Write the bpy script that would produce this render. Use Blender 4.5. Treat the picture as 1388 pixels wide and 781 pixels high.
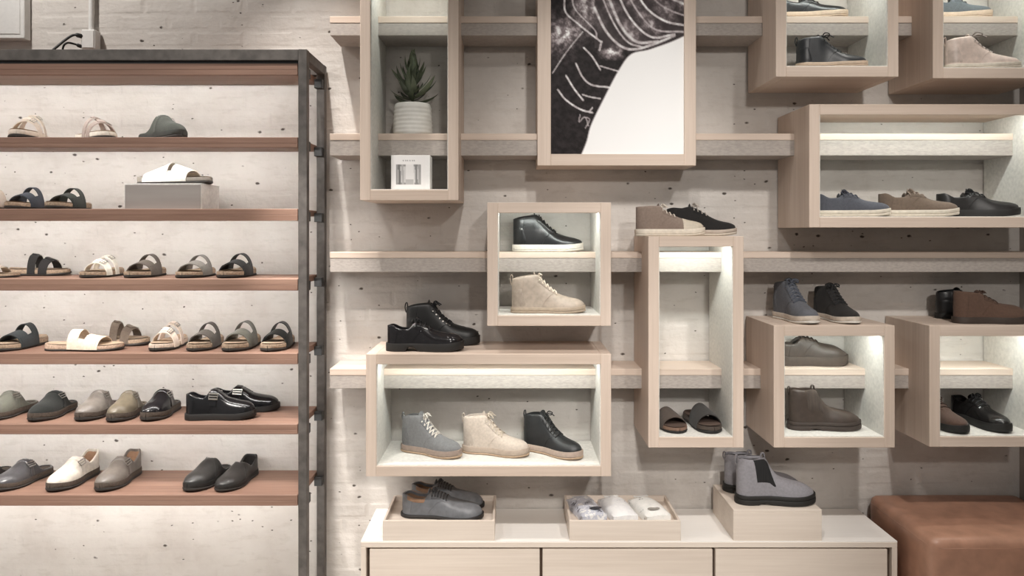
import bpy, bmesh, math, random
import numpy as np
from mathutils import noise as mnoise
from mathutils import Vector, Matrix
R = math.radians
random.seed(7); rng = np.random.default_rng(7)
for o in list(bpy.data.objects): bpy.data.objects.remove(o)
scene = bpy.context.scene
COL = scene.collection

# ------------------------------------------------------------------ camera
F, VX, VY, D, EYE = 1000.0, 692.0, 314.0, 3.4, 1.70     # focal (px of 1388), vanishing point, distance to brick wall
cam_d = bpy.data.cameras.new('camera'); cam = bpy.data.objects.new('camera', cam_d); COL.objects.link(cam)
cam.location = (0, -D, EYE); cam.rotation_euler = (R(90), 0, 0)
cam_d.sensor_fit = 'HORIZONTAL'; cam_d.sensor_width = 36; cam_d.lens = 36*F/1388
cam_d.shift_x = (694-VX)/1388; cam_d.shift_y = -(390.5-VY)/1388
cam_d.clip_start = .05
scene.camera = cam
# ------------------------------------------------------------------ world, lights, exposure
w = bpy.data.worlds.new('world'); scene.world = w; w.use_nodes = True
w.node_tree.nodes['Background'].inputs[0].default_value = (1.0, .965, .93, 1)
w.node_tree.nodes['Background'].inputs[1].default_value = .27
vs = scene.view_settings
vs.view_transform = 'Standard'; vs.look = 'None'; vs.gamma = 1; vs.use_curve_mapping = False; vs.exposure = 0.0
def spot(name, loc, target, watts, angle, blend=.6, size=.03, color=(1, .95, .895)):
    l = bpy.data.lights.new(name, 'SPOT'); l.energy = watts; l.spot_size = R(angle); l.spot_blend = blend
    l.shadow_soft_size = size; l.color = color
    o = bpy.data.objects.new(name, l); COL.objects.link(o); o.location = loc
    o.rotation_euler = (Vector(target)-Vector(loc)).to_track_quat('-Z', 'Y').to_euler(); return o
# wall washers on the ceiling track close to the bricks
spot('washer_spot', (-.96, -.62, 3.52), (-.80, 0, .62), 130, 62, 1, .018)
spot('washer_spot', (-2.2, -.75, 3.55), (-1.7, 0, 2.3), 60, 120, 1, .05)
spot('washer_spot', (.45, -.62, 3.52), (.45, 0, 1.0), 14, 90, .9, .04)
spot('washer_spot', (1.75, -.62, 3.52), (1.6, 0, 1.3), 26, 90, .9, .04)
# track spots in front of the wall, followed by single added fill spots
for x, tx, e in ((-2.6, -1.8, 120), (-1.3, -1.4, 110), (.1, .1, 135), (1.45, 1.35, 165)):
    spot('track_or_fill_spot', (x, -2.3, 3.5), (tx, -.28, .40), e, 75, 1, .06)
spot('track_or_fill_spot', (.55, -2.5, 3.5), (.45, -.22, 2.25), 78, 25, .7, .05)  # extra narrow spot added to whiten the poster
spot('track_or_fill_spot', (-1.8, -2.0, 3.5), (-1.8, -1.0, 0), 620, 62, 1, .06)  # added spot, bounces off the floor to lift the lower walls
spot('track_or_fill_spot', (.35, -4.6, 3.3), (.42, -.2, .40), 350, 25, .8, .08)  # added far spot brightening the cabinet and its top
spot('track_or_fill_spot', (1.2, -5.2, 3.2), (1.2, 0, 1.9), 240, 44, 1, .1)  # added frontal fill that softens the shadows around the boxes
spot('track_or_fill_spot', (-.95, -1.25, 3.5), (-.78, 0, .72), 420, 17, .9, .04)  # added narrow spot lifting the low wall beside the wide box

# ------------------------------------------------------------------ pixel helpers
def PX(px, y=0.0): return (px-VX)/F*(D+y)
def PZ(py, y=0.0): return EYE-(py-VY)/F*(D+y)

# ------------------------------------------------------------------ materials
MATS = {}
def newmat(name):
    m = bpy.data.materials.new(name); m.use_nodes = True
    nt = m.node_tree; b = nt.nodes['Principled BSDF']; return m, nt, b
def N(nt, t, **kw):
    n = nt.nodes.new(t)
    for k, v in kw.items():
        if k in n.inputs: n.inputs[k].default_value = v
        else: setattr(n, k, v)
    return n
def ramp(nt, stops):
    n = nt.nodes.new('ShaderNodeValToRGB'); e = n.color_ramp.elements
    while len(e) < len(stops): e.new(.5)
    for el, (p, c) in zip(e, stops): el.position = p; el.color = (*c, 1) if len(c) == 3 else c
    return n
def mapping(nt, scale, coord='pos', rnd=True):
    if coord == 'pos': src = N(nt, 'ShaderNodeNewGeometry').outputs['Position']
    else: src = N(nt, 'ShaderNodeTexCoord').outputs['Object']
    if rnd:
        oi = N(nt, 'ShaderNodeObjectInfo'); mu = N(nt, 'ShaderNodeMath', operation='MULTIPLY'); mu.inputs[1].default_value = 37
        nt.links.new(oi.outputs['Random'], mu.inputs[0])
        ad = N(nt, 'ShaderNodeVectorMath', operation='ADD'); nt.links.new(src, ad.inputs[0]); nt.links.new(mu.outputs[0], ad.inputs[1]); src = ad.outputs[0]
    mp = N(nt, 'ShaderNodeMapping'); mp.inputs['Scale'].default_value = scale
    nt.links.new(src, mp.inputs['Vector']); return mp.outputs[0]
def plain(name, col, rough=.6, noise=.12, nscale=60, bump=.0, metal=0, sheen=0, spec=.5, coat=0, stretch=(1, 1, 1)):
    key = (name, tuple(col), rough)
    if key in MATS: return MATS[key]
    m, nt, b = newmat(name)
    v = mapping(nt, tuple(nscale*s for s in stretch), 'obj')
    nz = N(nt, 'ShaderNodeTexNoise', Scale=1.0, Detail=4.0); nt.links.new(v, nz.inputs['Vector'])
    c0 = tuple(max(0, c*(1-noise)) for c in col); c1 = tuple(min(1, c*(1+noise)) for c in col)
    rp = ramp(nt, [(.3, c0), (.7, c1)]); nt.links.new(nz.outputs[0], rp.inputs[0]); nt.links.new(rp.outputs[0], b.inputs['Base Color'])
    b.inputs['Roughness'].default_value = rough; b.inputs['Metallic'].default_value = metal
    b.inputs['Specular IOR Level'].default_value = spec; b.inputs['Sheen Weight'].default_value = sheen
    b.inputs['Coat Weight'].default_value = coat
    if bump:
        bp = N(nt, 'ShaderNodeBump', Strength=bump, Distance=.002); nt.links.new(nz.outputs[0], bp.inputs['Height']); nt.links.new(bp.outputs[0], b.inputs['Normal'])
    MATS[key] = m; return m
def wood(name, dark, light, grain, rough=.5, fine=90):
    if name in MATS: return MATS[name]
    m, nt, b = newmat(name)
    sc = {'x': (2.2, fine, fine), 'y': (fine, 2.2, fine), 'z': (fine, fine, 2.2)}[grain]
    v = mapping(nt, sc)
    n1 = N(nt, 'ShaderNodeTexNoise', Scale=1.0, Detail=5.0, Roughness=.65); nt.links.new(v, n1.inputs['Vector'])
    v2 = mapping(nt, tuple(s*.12 for s in sc)); n2 = N(nt, 'ShaderNodeTexNoise', Scale=1.0, Detail=3.0); nt.links.new(v2, n2.inputs['Vector'])
    mx = N(nt, 'ShaderNodeMath', operation='ADD'); nt.links.new(n1.outputs[0], mx.inputs[0]); nt.links.new(n2.outputs[0], mx.inputs[1])
    hf = N(nt, 'ShaderNodeMath', operation='MULTIPLY'); hf.inputs[1].default_value = .5; nt.links.new(mx.outputs[0], hf.inputs[0])
    rp = ramp(nt, [(.34, dark), (.64, light)]); nt.links.new(hf.outputs[0], rp.inputs[0]); nt.links.new(rp.outputs[0], b.inputs['Base Color'])
    bp = N(nt, 'ShaderNodeBump', Strength=.12, Distance=.001); nt.links.new(n1.outputs[0], bp.inputs['Height']); nt.links.new(bp.outputs[0], b.inputs['Normal'])
    b.inputs['Roughness'].default_value = rough; b.inputs['Specular IOR Level'].default_value = .3
    MATS[name] = m; return m
ASH_D, ASH_L = (.565, .455, .375), (.70, .585, .50)
ash_x = wood('ash_wood_horizontal', ASH_D, ASH_L, 'x'); ash_z = wood('ash_wood_vertical', ASH_D, ASH_L, 'z'); ash_y = wood('ash_wood_depth', ASH_D, ASH_L, 'y')
CAB_D, CAB_L = (.64, .55, .475), (.76, .675, .595)
top_m = wood('white_ash_top', (.88, .845, .80), (.93, .905, .87), 'x', .35)
cab_x = wood('pale_ash_horizontal', CAB_D, CAB_L, 'x'); cab_z = wood('pale_ash_vertical', CAB_D, CAB_L, 'z'); cab_y = wood('pale_ash_depth', CAB_D, CAB_L, 'y')
red_x = wood('red_brown_wood', (.175, .097, .07), (.29, .18, .135), 'x', .55, 55)
lam = plain('pale_grey_laminate', (.66, .64, .60), .7, .10, 70, .2)
felt = plain('grey_felt_board', (.40, .36, .33), .95, .13, 160, .4, stretch=(.35, 1, 1))
steel = plain('blackened_steel', (.095, .085, .078), .55, .3, 25, .1, metal=.2)
black_plastic = plain('black_plastic', (.02, .02, .02), .5)
white_paint = plain('white_enamel', (.72, .71, .69), .45, .04)
silver = plain('buckle_metal', (.42, .40, .37), .42, .1, 40, metal=1)
def emis(name, col, s):
    m, nt, b = newmat(name); b.inputs['Base Color'].default_value = (.9, .9, .9, 1)
    b.inputs['Emission Color'].default_value = (*col, 1); b.inputs['Emission Strength'].default_value = s; return m
led_m = emis('led_diffuser', (.98, 1, .97), 3)

def wall_material():
    m, nt, b = newmat('painted_brick')
    L = nt.links.new
    v = mapping(nt, (1, 1, 1), rnd=False)
    n1 = N(nt, 'ShaderNodeTexNoise', Scale=3.0, Detail=6.0, Roughness=.6); L(v, n1.inputs['Vector'])
    rp = ramp(nt, [(.30, (.54, .50, .465)), (.5, (.62, .585, .55)), (.72, (.67, .64, .605))]); L(n1.outputs[0], rp.inputs[0])
    # horizontal smears of thick paint
    v2 = mapping(nt, (9, 9, 30), rnd=False); n2 = N(nt, 'ShaderNodeTexNoise', Scale=1.0, Detail=6.0, Roughness=.62); L(v2, n2.inputs['Vector'])
    r2 = ramp(nt, [(.36, (.80, .78, .76)), (.46, (1, 1, 1))]); L(n2.outputs[0], r2.inputs[0])
    mu = N(nt, 'ShaderNodeMix', data_type='RGBA', blend_type='MULTIPLY'); mu.inputs[0].default_value = .35
    L(rp.outputs[0], mu.inputs[6]); L(r2.outputs[0], mu.inputs[7])
    # bare pits: small dark holes, only in some cells
    col = mu.outputs[2]
    vd = mapping(nt, (1, 1, 1.7), rnd=False)
    nd = N(nt, 'ShaderNodeTexNoise', Scale=40.0, Detail=2.0); L(v, nd.inputs['Vector'])
    dm = N(nt, 'ShaderNodeVectorMath', operation='SCALE'); L(nd.outputs['Color'], dm.inputs[0]); dm.inputs['Scale'].default_value = .016
    da = N(nt, 'ShaderNodeVectorMath', operation='ADD'); L(vd, da.inputs[0]); L(dm.outputs[0], da.inputs[1])
    heights = []
    for sc, rad, keep in ((9, .11, .45), (22, .13, .78)):
        vo = N(nt, 'ShaderNodeTexVoronoi', Scale=sc); vo.voronoi_dimensions = '3D'; L(da.outputs[0], vo.inputs['Vector'])
        lt = ramp(nt, [(rad*.55, (1, 1, 1)), (rad, (0, 0, 0))]); L(vo.outputs['Distance'], lt.inputs[0])
        sp = N(nt, 'ShaderNodeSeparateColor'); L(vo.outputs['Color'], sp.inputs[0])
        gt = N(nt, 'ShaderNodeMath', operation='GREATER_THAN'); L(sp.outputs[0], gt.inputs[0]); gt.inputs[1].default_value = keep
        ml = N(nt, 'ShaderNodeMath', operation='MULTIPLY'); L(lt.outputs[0], ml.inputs[0]); L(gt.outputs[0], ml.inputs[1])
        mx = N(nt, 'ShaderNodeMix', data_type='RGBA'); L(ml.outputs[0], mx.inputs[0]); L(col, mx.inputs[6]); mx.inputs[7].default_value = (.09, .075, .065, 1)
        col = mx.outputs[2]; heights.append(ml.outputs[0])
    L(col, b.inputs['Base Color'])
    n3 = N(nt, 'ShaderNodeTexNoise', Scale=55.0, Detail=5.0); L(v, n3.inputs['Vector'])
    ad = N(nt, 'ShaderNodeMath', operation='MULTIPLY_ADD'); L(n2.outputs[0], ad.inputs[0]); ad.inputs[1].default_value = 1.2; L(n3.outputs[0], ad.inputs[2])
    su = N(nt, 'ShaderNodeMath', operation='SUBTRACT'); L(ad.outputs[0], su.inputs[0]); L(heights[0], su.inputs[1])
    bp = N(nt, 'ShaderNodeBump', Strength=.55, Distance=.004); L(su.outputs[0], bp.inputs['Height']); L(bp.outputs[0], b.inputs['Normal'])
    b.inputs['Roughness'].default_value = .85; b.inputs['Specular IOR Level'].default_value = .25
    return m
brick_m = wall_material()
floor_m = plain('pale_concrete', (.60, .575, .54), .55, .08, 3, .05)
ceil_m = plain('dark_ceiling', (.20, .19, .18), .9)
side_m = plain('grey_plaster', (.36, .33, .30), .9, .1, 8, .2)

# ------------------------------------------------------------------ object helpers
def mesh_obj(name, verts, faces, mat, parent=None, smooth=None, kind=None):
    me = bpy.data.meshes.new(name); me.from_pydata([tuple(map(float, v)) for v in verts], [], faces); me.update()
    bm = bmesh.new(); bm.from_mesh(me); bmesh.ops.remove_doubles(bm, verts=bm.verts, dist=1e-6)
    bmesh.ops.recalc_face_normals(bm, faces=bm.faces); bm.to_mesh(me); bm.free()
    if smooth is not None:
        me.polygons.foreach_set('use_smooth', [True]*len(me.polygons)); me.set_sharp_from_angle(angle=R(smooth))
    me.materials.append(mat)
    o = bpy.data.objects.new(name, me); COL.objects.link(o)
    if parent: o.parent = parent
    if kind: o['kind'] = kind
    return o
def box_geo(x0, x1, y0, y1, z0, z1, bev=.0015):
    bm = bmesh.new(); bmesh.ops.create_cube(bm, size=1)
    for v in bm.verts: v.co = ((x0+x1)/2+v.co.x*(x1-x0), (y0+y1)/2+v.co.y*(y1-y0), (z0+z1)/2+v.co.z*(z1-z0))
    if bev: bmesh.ops.bevel(bm, geom=bm.edges[:], offset=bev, segments=1 if bev < .004 else 3, affect='EDGES', profile=.5)
    vs_ = [v.co.copy() for v in bm.verts]; bm.verts.index_update(); fs = [[v.index for v in f.verts] for f in bm.faces]; bm.free(); return vs_, fs
def box(name, x0, x1, y0, y1, z0, z1, mat, parent=None, bev=.0015, **kw):
    vs_, fs = box_geo(x0, x1, y0, y1, z0, z1, bev)
    if parent: vs_ = [v-parent.location for v in vs_]
    return mesh_obj(name, vs_, fs, mat, parent, **kw)
def empty(name, loc, label, cat, group=None, rz=0):
    o = bpy.data.objects.new(name, None); COL.objects.link(o); o.location = loc; o.rotation_euler = (0, 0, rz); o.empty_display_size = .05
    return tag(o, label, cat, group)
def tag(o, label=None, cat=None, group=None, kind=None):
    if label: o['label'] = label
    if cat: o['category'] = cat
    if group: o['group'] = group
    if kind: o['kind'] = kind
    return o
def tube(path, r, n=6, closed=False):
    P = np.array(path, float); m = len(P); vs_ = []; fs = []
    for i in range(m):
        a = P[(i-1) % m] if (closed or i > 0) else P[i]; b = P[(i+1) % m] if (closed or i < m-1) else P[i]
        d = b-a; d /= np.linalg.norm(d)+1e-9; u = np.cross(d, (0, 0, 1.0))
        if np.linalg.norm(u) < .1: u = np.cross(d, (0, 1.0, 0))
        u /= np.linalg.norm(u); v = np.cross(d, u); rr = r if np.isscalar(r) else r[i]
        for k in range(n):
            t = 2*math.pi*k/n; vs_.append(P[i]+rr*(math.cos(t)*u+math.sin(t)*v))
    for i in range(m if closed else m-1):
        j = (i+1) % m
        for k in range(n): fs.append([i*n+k, i*n+(k+1) % n, j*n+(k+1) % n, j*n+k])
    if not closed: fs += [list(range(n)), list(range((m-1)*n, m*n))]
    return vs_, fs
def merge(parts):
    V, Fc = [], []
    for v, f in parts:
        k = len(V); V += list(v); Fc += [[i+k for i in q] for q in f]
    return V, Fc
def lathe(prof, n=32):
    vs_, fs = [], []
    for r, z in prof:
        for k in range(n): t = 2*math.pi*k/n; vs_.append((r*math.cos(t), r*math.sin(t), z))
    for i in range(len(prof)-1):
        for k in range(n): fs.append([i*n+k, i*n+(k+1) % n, (i+1)*n+(k+1) % n, (i+1)*n+k])
    return vs_, fs

# ------------------------------------------------------------------ the room
WR = 2.35
floor = tag(box('floor', -4.2, WR+.1, -7, .1, -.05, 0, floor_m, bev=0), kind='structure')
ceiling = tag(box('ceiling', -4.2, WR+.1, -7, .1, 3.75, 3.8, ceil_m, bev=0), kind='structure')
wall_r = tag(box('wall_right', WR, WR+.1, -7, .1, 0, 3.75, side_m, bev=0), kind='structure')
wall_b = tag(box('wall_back', -4.2, WR, .0065, .12, 0, 3.75, brick_m, bev=0), kind='structure')
# painted bricks: each laid in running bond, a little uneven
BW, BH, JT = .220, .0655, .0095
variants = []
for k in range(7):
    hw, hh = BW/2, BH/2; b = .011
    outer = [(-hw, 0, -hh), (hw, 0, -hh), (hw, 0, hh), (-hw, 0, hh)]
    inner = [(-hw+b+rng.uniform(-.002, .003), -.0013+rng.uniform(-.0010, .0010), -hh+b+rng.uniform(-.002, .002)),
             (hw-b+rng.uniform(-.003, .002), -.0013+rng.uniform(-.0010, .0010), -hh+b+rng.uniform(-.002, .002)),
             (hw-b+rng.uniform(-.003, .002), -.0013+rng.uniform(-.0010, .0010), hh-b+rng.uniform(-.002, .002)),
             (-hw+b+rng.uniform(-.002, .003), -.0013+rng.uniform(-.0010, .0010), hh-b+rng.uniform(-.002, .002))]
    me = bpy.data.meshes.new('brick'); me.from_pydata(outer+inner, [], [[0, 1, 5, 4], [1, 2, 6, 5], [2, 3, 7, 6], [3, 0, 4, 7], [4, 5, 6, 7]]); me.update()
    me.materials.append(brick_m); variants.append(me)
spots_b = []
row = 0; z = .04
while z < 3.72:
    x = -4.1 + (BW+JT)/2*(row % 2)
    while x < WR-BW/2-.005:
        spots_b.append((x, z, VX+x/D*F, VY+(EYE-z)/D*F)); x += BW+JT
    z += BH+JT; row += 1
def hidden(px, py):
    for a, b, c, d in ((488, 622, -99, 275), (728, 943, -99, 228), (1012, 1218, -99, 126), (1201, 1388, -99, 127), (1052, 1388, 141, 308), (660, 828, 275, 442),
                       (860, 1008, 320, 607), (496, 828, 470, 646), (1014, 1213, 435, 607), (1215, 1388, 435, 606), (490, 1216, 690, 800), (-900, 443, 60, 900), (1190, 1400, 680, 900)):
        if a < px < b and c < py < d: return True
    return False
vis = [s for s in spots_b if -30 < s[2] < 1420 and -15 < s[3] < 800]
vis.sort(key=lambda s: (hidden(s[2], s[3]), abs(s[2]-760)+abs(s[3]-390)))
chosen = set(id(s) for s in vis[:300]); restv, restf = [], []
for s in spots_b:
    me = random.choice(variants)
    if id(s) in chosen:
        o = bpy.data.objects.new('brick', me); COL.objects.link(o); o.parent = wall_b; o.location = (s[0], .0065, s[1])
        if random.random() < .5: o.rotation_euler = (0, R(180), 0)
    else:
        k = len(restv); restv += [(v.co.x+s[0], v.co.y+.0065, v.co.z+s[1]) for v in me.vertices]; restf += [[i+k for i in p.vertices] for p in me.polygons]
mesh_obj('bricks', restv, restf, brick_m, wall_b, kind='stuff')

# ------------------------------------------------------------------ wall rails
RD = .20; YR = -RD
RAILS = [(22, 31, 48), (181, 190, 211), (342, 350, 369), (500, 509, 527)]
rail_lab = ['highest wall rail with ash ledge over grey felt, meeting the boot poster',
            'wall rail with ash ledge on which the potted plant stands',
            'wall rail with ash ledge running through the square box holding two high-top shoes',
            'lowest wall rail with ash ledge, running through the wide box of three ankle boots']
RZ = []
for (a, b, c), lab in zip(RAILS, rail_lab):
    x0 = PX(447, YR); za, zb, zc = PZ(a, YR), PZ(b, YR), PZ(c, YR); RZ.append(za)
    r = empty('wall_rail', (0, 0, zc), lab, 'rail', 'ash and felt wall rails')
    box('ledge', x0, WR-.002, YR, -.002, zb, za, ash_x, r)
    box('beam', x0+.001, WR-.002, YR+.002, -.002, zc, zb, felt, r)

# ------------------------------------------------------------------ display boxes
YB = -.36; BT = .043
def led(name, x0, x1, y, z, watts, ang, parent, col=(.93, 1.0, .95), wid=.012):
    l = bpy.data.lights.new(name, 'AREA'); l.shape = 'RECTANGLE'; l.size = x1-x0; l.size_y = wid; l.energy = watts; l.color = col
    o = bpy.data.objects.new(name, l); COL.objects.link(o); o.parent = parent
    o.location = Vector(((x0+x1)/2, y, z))-parent.location; o.rotation_euler = (R(ang), 0, 0); return o
def display_box(px0, px1, py0, py1, label, watts=1.1, lit=True):
    x0, x1, z1, z0 = PX(px0, YB), PX(px1, YB), PZ(py0, YB), PZ(py1, YB)
    r = empty('display_box', ((x0+x1)/2, 0, z0), label, 'display box', 'ash display boxes on the wall')
    yb = -.002
    box('side_panel', x0, x0+BT, YB, yb, z0, z1, ash_z, r); box('side_panel', x1-BT, x1, YB, yb, z0, z1, ash_z, r)
    box('bottom_panel', x0+BT, x1-BT, YB, yb, z0, z0+BT, ash_x, r)
    box('top_panel', x0+BT, x1-BT, YB+.02, yb, z1-.022, z1, ash_x, r)
    box('front_lip', x0+BT, x1-BT, YB, YB+.02, z1-BT, z1, ash_x, r)
    t = .003
    for a in (x0+BT, x1-BT-t): box('lining', a, a+t, YB+.004, yb, z0+BT, z1-.023, lam, r, 0)
    box('lining', x0+BT+t, x1-BT-t, YB+.004, yb, z0+BT, z0+BT+t, lam, r, 0)
    if lit:
        box('led_strip', x0+BT+.01, x1-BT-.01, YB+.024, YB+.036, z1-.030, z1-.022, led_m, r, .001)
        led('led_light', x0+BT+.012, x1-BT-.012, YB+.040, z1-.031, watts, 32, r)
    return dict(x0=x0, x1=x1, z0=z0, z1=z1, floor=z0+BT+t, top=z1)
B1 = display_box(488, 621.5, -62, 271.5, 'tall narrow ash display box holding a potted plant above a white carton', .9)
B3 = display_box(1051.7, 1218, -70, 104, 'ash display box with a black ankle boot on its floor')
B4 = display_box(1264.6, 1431, -70, 106, 'ash display box with a pale blush ankle boot on its floor')
B5 = display_box(1097, 1424, 141.3, 308.5, 'wide ash display box holding three low casual shoes in a row', 1.75)
B6 = display_box(660.5, 828.3, 274.6, 442, 'square ash display box holding two high-top shoes one above the other')
B7 = display_box(879, 1008, 320.4, 607, 'tall ash display box with two slide sandals on its floor', .95)
B8 = display_box(496, 828.5, 480, 646, 'wide ash display box holding three lace-up ankle boots', 1.8)
B9 = display_box(1049, 1213, 441.5, 607, 'square ash display box holding a brown derby shoe above a brown chelsea boot')
B10 = display_box(1260, 1424, 441.5, 606, 'square ash display box with a brown shoe and a black derby shoe on its floor')

# ------------------------------------------------------------------ framed poster
def print_mesh(name, x0, x1, z0, z1, y, nx, nz, fn, mat, parent):
    vs_, cols, fs = [], [], []
    for j in range(nz+1):
        for i in range(nx+1):
            u, v = i/nx, j/nz; vs_.append((x0+(x1-x0)*u-parent.location.x, y-parent.location.y, z1-(z1-z0)*v-parent.location.z)); cols.append(fn(u, v))
    for j in range(nz):
        for i in range(nx): a = j*(nx+1)+i; fs.append([a, a+1, a+nx+2, a+nx+1])
    me = bpy.data.meshes.new(name); me.from_pydata(vs_, [], fs); me.update()
    at = me.color_attributes.new('print', 'FLOAT_COLOR', 'POINT'); at.data.foreach_set('color', np.array([(*c, 1) for c in cols], dtype=np.float32).ravel())
    me.materials.append(mat); o = bpy.data.objects.new(name, me); COL.objects.link(o); o.parent = parent; return o
def print_material(name, rough):
    m, nt, b = newmat(name); a = N(nt, 'ShaderNodeVertexColor'); a.layer_name = 'print'; nt.links.new(a.outputs[0], b.inputs['Base Color'])
    b.inputs['Roughness'].default_value = rough; b.inputs['Specular IOR Level'].default_value = .1; return m
print_m = print_material('printed_paper', .5)
def seg_d(p, pts):
    best = 9e9
    for (ax, ay), (bx, by) in zip(pts[:-1], pts[1:]):
        dx, dy = bx-ax, by-ay; t = max(0, min(1, ((p[0]-ax)*dx+(p[1]-ay)*dy)/(dx*dx+dy*dy+1e-9)))
        best = min(best, math.hypot(p[0]-ax-t*dx, p[1]-ay-t*dy))
    return best
def spline(pts, n=8):
    P = [np.array(p, float) for p in pts]; P = [2*P[0]-P[1]]+P+[2*P[-1]-P[-2]]; out = []
    for i in range(1, len(P)-2):
        for k in range(n):
            t = k/n; a, b, c, d = P[i-1:i+3]
            out.append(tuple(.5*((2*b)+(c-a)*t+(2*a-5*b+4*c-d)*t*t+(3*b-a-3*c+d)*t**3)))
    out.append(tuple(P[-2])); return out
EDGE = spline([(860, 60), (680, 165), (540, 218), (455, 240), (400, 310), (340, 420), (285, 530), (265, 600), (240, 660)])
STROKES = [(spline(p), wd, c) for p, wd, c in [
    ([(255, 215), (290, 250), (325, 305)], 5, .75), ([(325, 290), (360, 300), (402, 312)], 4, .7),
    ([(222, 280), (250, 335), (290, 368), (365, 378)], 5, .72), ([(180, 330), (215, 385), (252, 430)], 5, .8), ([(250, 408), (285, 418), (325, 424)], 4, .7),
    ([(145, 388), (180, 430), (240, 468), (292, 482)], 5, .8), ([(292, 462), (280, 478), (292, 482)], 4, .6),
    ([(240, 490), (235, 520), (260, 500), (275, 535)], 3, .45), ([(260, 500), (280, 510), (262, 545)], 3, .45),
    ([(122, 320), (180, 235), (250, 150)], 3, .7), ([(182, -40), (175, 60), (235, 120), (330, 192)], 5, .75), ([(330, 190), (322, 225)], 6, .7),
    ([(210, -40), (215, 50), (300, 140), (310, 175)], 4, .6),
    ([(300, 50), (345, 140), (400, 200), (460, 222), (540, 205), (640, 165)], 7, .72), ([(318, -30), (380, 110), (440, 190), (500, 212)], 5, .6),
    ([(345, -30), (410, 120), (480, 190), (570, 190)], 8, .68), ([(385, -40), (450, 90), (540, 170), (640, 160)], 6, .8), ([(425, -40), (480, 60), (560, 140), (680, 150)], 5, .55),
    ([(465, -40), (520, 50), (600, 105), (690, 124)], 6, .85), ([(520, -60), (560, 20), (620, 60), (690, 85)], 5, .5), ([(570, -60), (600, -5), (690, 40)], 7, .75)]]
PATCH = [((265, 55), (42, 75), .55), ((375, 235), (32, 18), .95), ((455, 150), (45, 40), .42), ((535, 110), (55, 45), .40), ((625, 45), (55, 35), .60), ((360, 60), (30, 40), .35), ((180, 150), (40, 34), .75),
         ((145, 170), (60, 60), .32), ((430, 20), (30, 40), .30), ((500, -40), (80, 60), .4), ((240, -60), (50, 60), .4)]
ph = rng.uniform(0, 6.28, 8)
def poster_fn(u, v):
    X = 115+u*(680-115); Y = -240+v*(653+240)
    ex = [p for p in EDGE]
    # white paper lies below and right of the boot edge
    ye = None
    for (ax, ay), (bx, by) in zip(ex[:-1], ex[1:]):
        if bx <= X <= ax: ye = ay+(by-ay)*((X-ax)/(bx-ax+1e-9)); break
    d = seg_d((X, Y), ex)
    inside = ye is not None and Y > ye
    tex = max(0, min(1, .5+.9*mnoise.noise((X*.045, Y*.045, 3.1))+.5*mnoise.noise((X*.16, Y*.16, 7.7))))
    c = .008+.016*tex
    for (cx, cy), (rx, ry), val in PATCH:
        q = ((X-cx)/rx)**2+((Y-cy)/ry)**2
        if q < 4: c += val*(.15+1.1*tex*tex)*math.exp(-q*1.0)
    band = math.sin((X*.8-Y*.62)*.075)
    if Y < 215 and X > 300: c = c*(.55+.45*band)+.03
    for pts, wd, val in STROKES:
        sd = seg_d((X, Y), pts)
        if sd < wd*1.8: k = max(0, 1-(sd/(wd*.95))**2); c = c*(1-k)+val*(.55+.6*tex)*k
    if inside: k = min(1, d/5); c = c*(1-k)+.93*k
    c = max(.01, min(.93, c)); t = 1-min(1, c*1.4)
    return (c*(1+.22*t), c*(1-.02*t), c*(1+.02*t))
YP = -.22
px0, px1, pzb, pzt = PX(728.5, YP), PX(943.5, YP), PZ(224.5, YP), PZ(-105, YP)
FR = .058
poster = empty('framed_poster', ((px0+px1)/2, 0, pzb), 'ash framed black and white poster of a laced boot', 'poster')
box('frame_bar', px0, px0+FR, YP, -.17+.165, pzb, pzt, ash_z, poster); box('frame_bar', px1-FR+.008, px1, YP, -.005, pzb, pzt, ash_z, poster)
box('frame_bar', px0+FR, px1-FR+.008, YP, -.005, pzb, pzb+FR-.008, ash_x, poster); box('frame_bar', px0+FR, px1-FR+.008, YP, -.005, pzt-FR, pzt, ash_x, poster)
ix0, ix1, iz0, iz1 = px0+FR, px1-FR+.008, pzb+FR-.008, pzt-FR
box('backing_board', ix0, ix1, YP+.012, YP+.022, iz0, iz1, white_paint, poster, 0)
print_mesh('print', ix0, ix1, iz0, iz1, YP+.0115, 150, 236, poster_fn, print_m, poster)

# ------------------------------------------------------------------ left shelf unit
YS = -.33
su = empty('shelf_unit', (PX(410, YS), 0, 0), 'black steel shelf unit with seven red-brown wooden shelves', 'shelf unit')
SX1 = PX(403.5, YS); SX0 = -3.0; SH = [(86, 102), (186, 200), (283, 299.5), (378, 394), (479, 494), (575, 589), (671, 686)]
SZ = []
for a, b in SH:
    z1, z0 = PZ(a, YS), PZ(b, YS); SZ.append(z1)
    zu = z1-.026
    s = box('shelf', SX0+.04, SX1, YS, -.012, zu, z1, red_x, su, .002)
    lp = box('front_lip', SX0+.04, SX1, YS, YS+.022, z0, zu+.001, red_x, su, .002); lp.parent = s
    st = box('led_strip', SX0+.1, SX1-.03, YS+.026, YS+.036, zu-.006, zu, led_m, su, 0); st.parent = s
    led('led_light', SX0+.1, SX1-.03, YS+.034, zu-.0075, 5.6, 60, su, (1.0, .985, .95))
PW = .036; pxo = PX(416.5, YS); zt, zt2 = PZ(67, YS), PZ(82, YS)
for xa in (pxo-PW, SX0):
    box('post', xa, xa+PW, YS-.006, YS+.03, 0, zt, steel, su); box('post', xa, xa+PW, -.044, -.008, 0, zt, steel, su)
    box('side_bar', xa+.001, xa+PW-.001, YS+.03, -.044, zt-.042, zt-.001, steel, su); box('side_bar', xa+.001, xa+PW-.001, YS+.03, -.044, .04, .08, steel, su)
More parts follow.
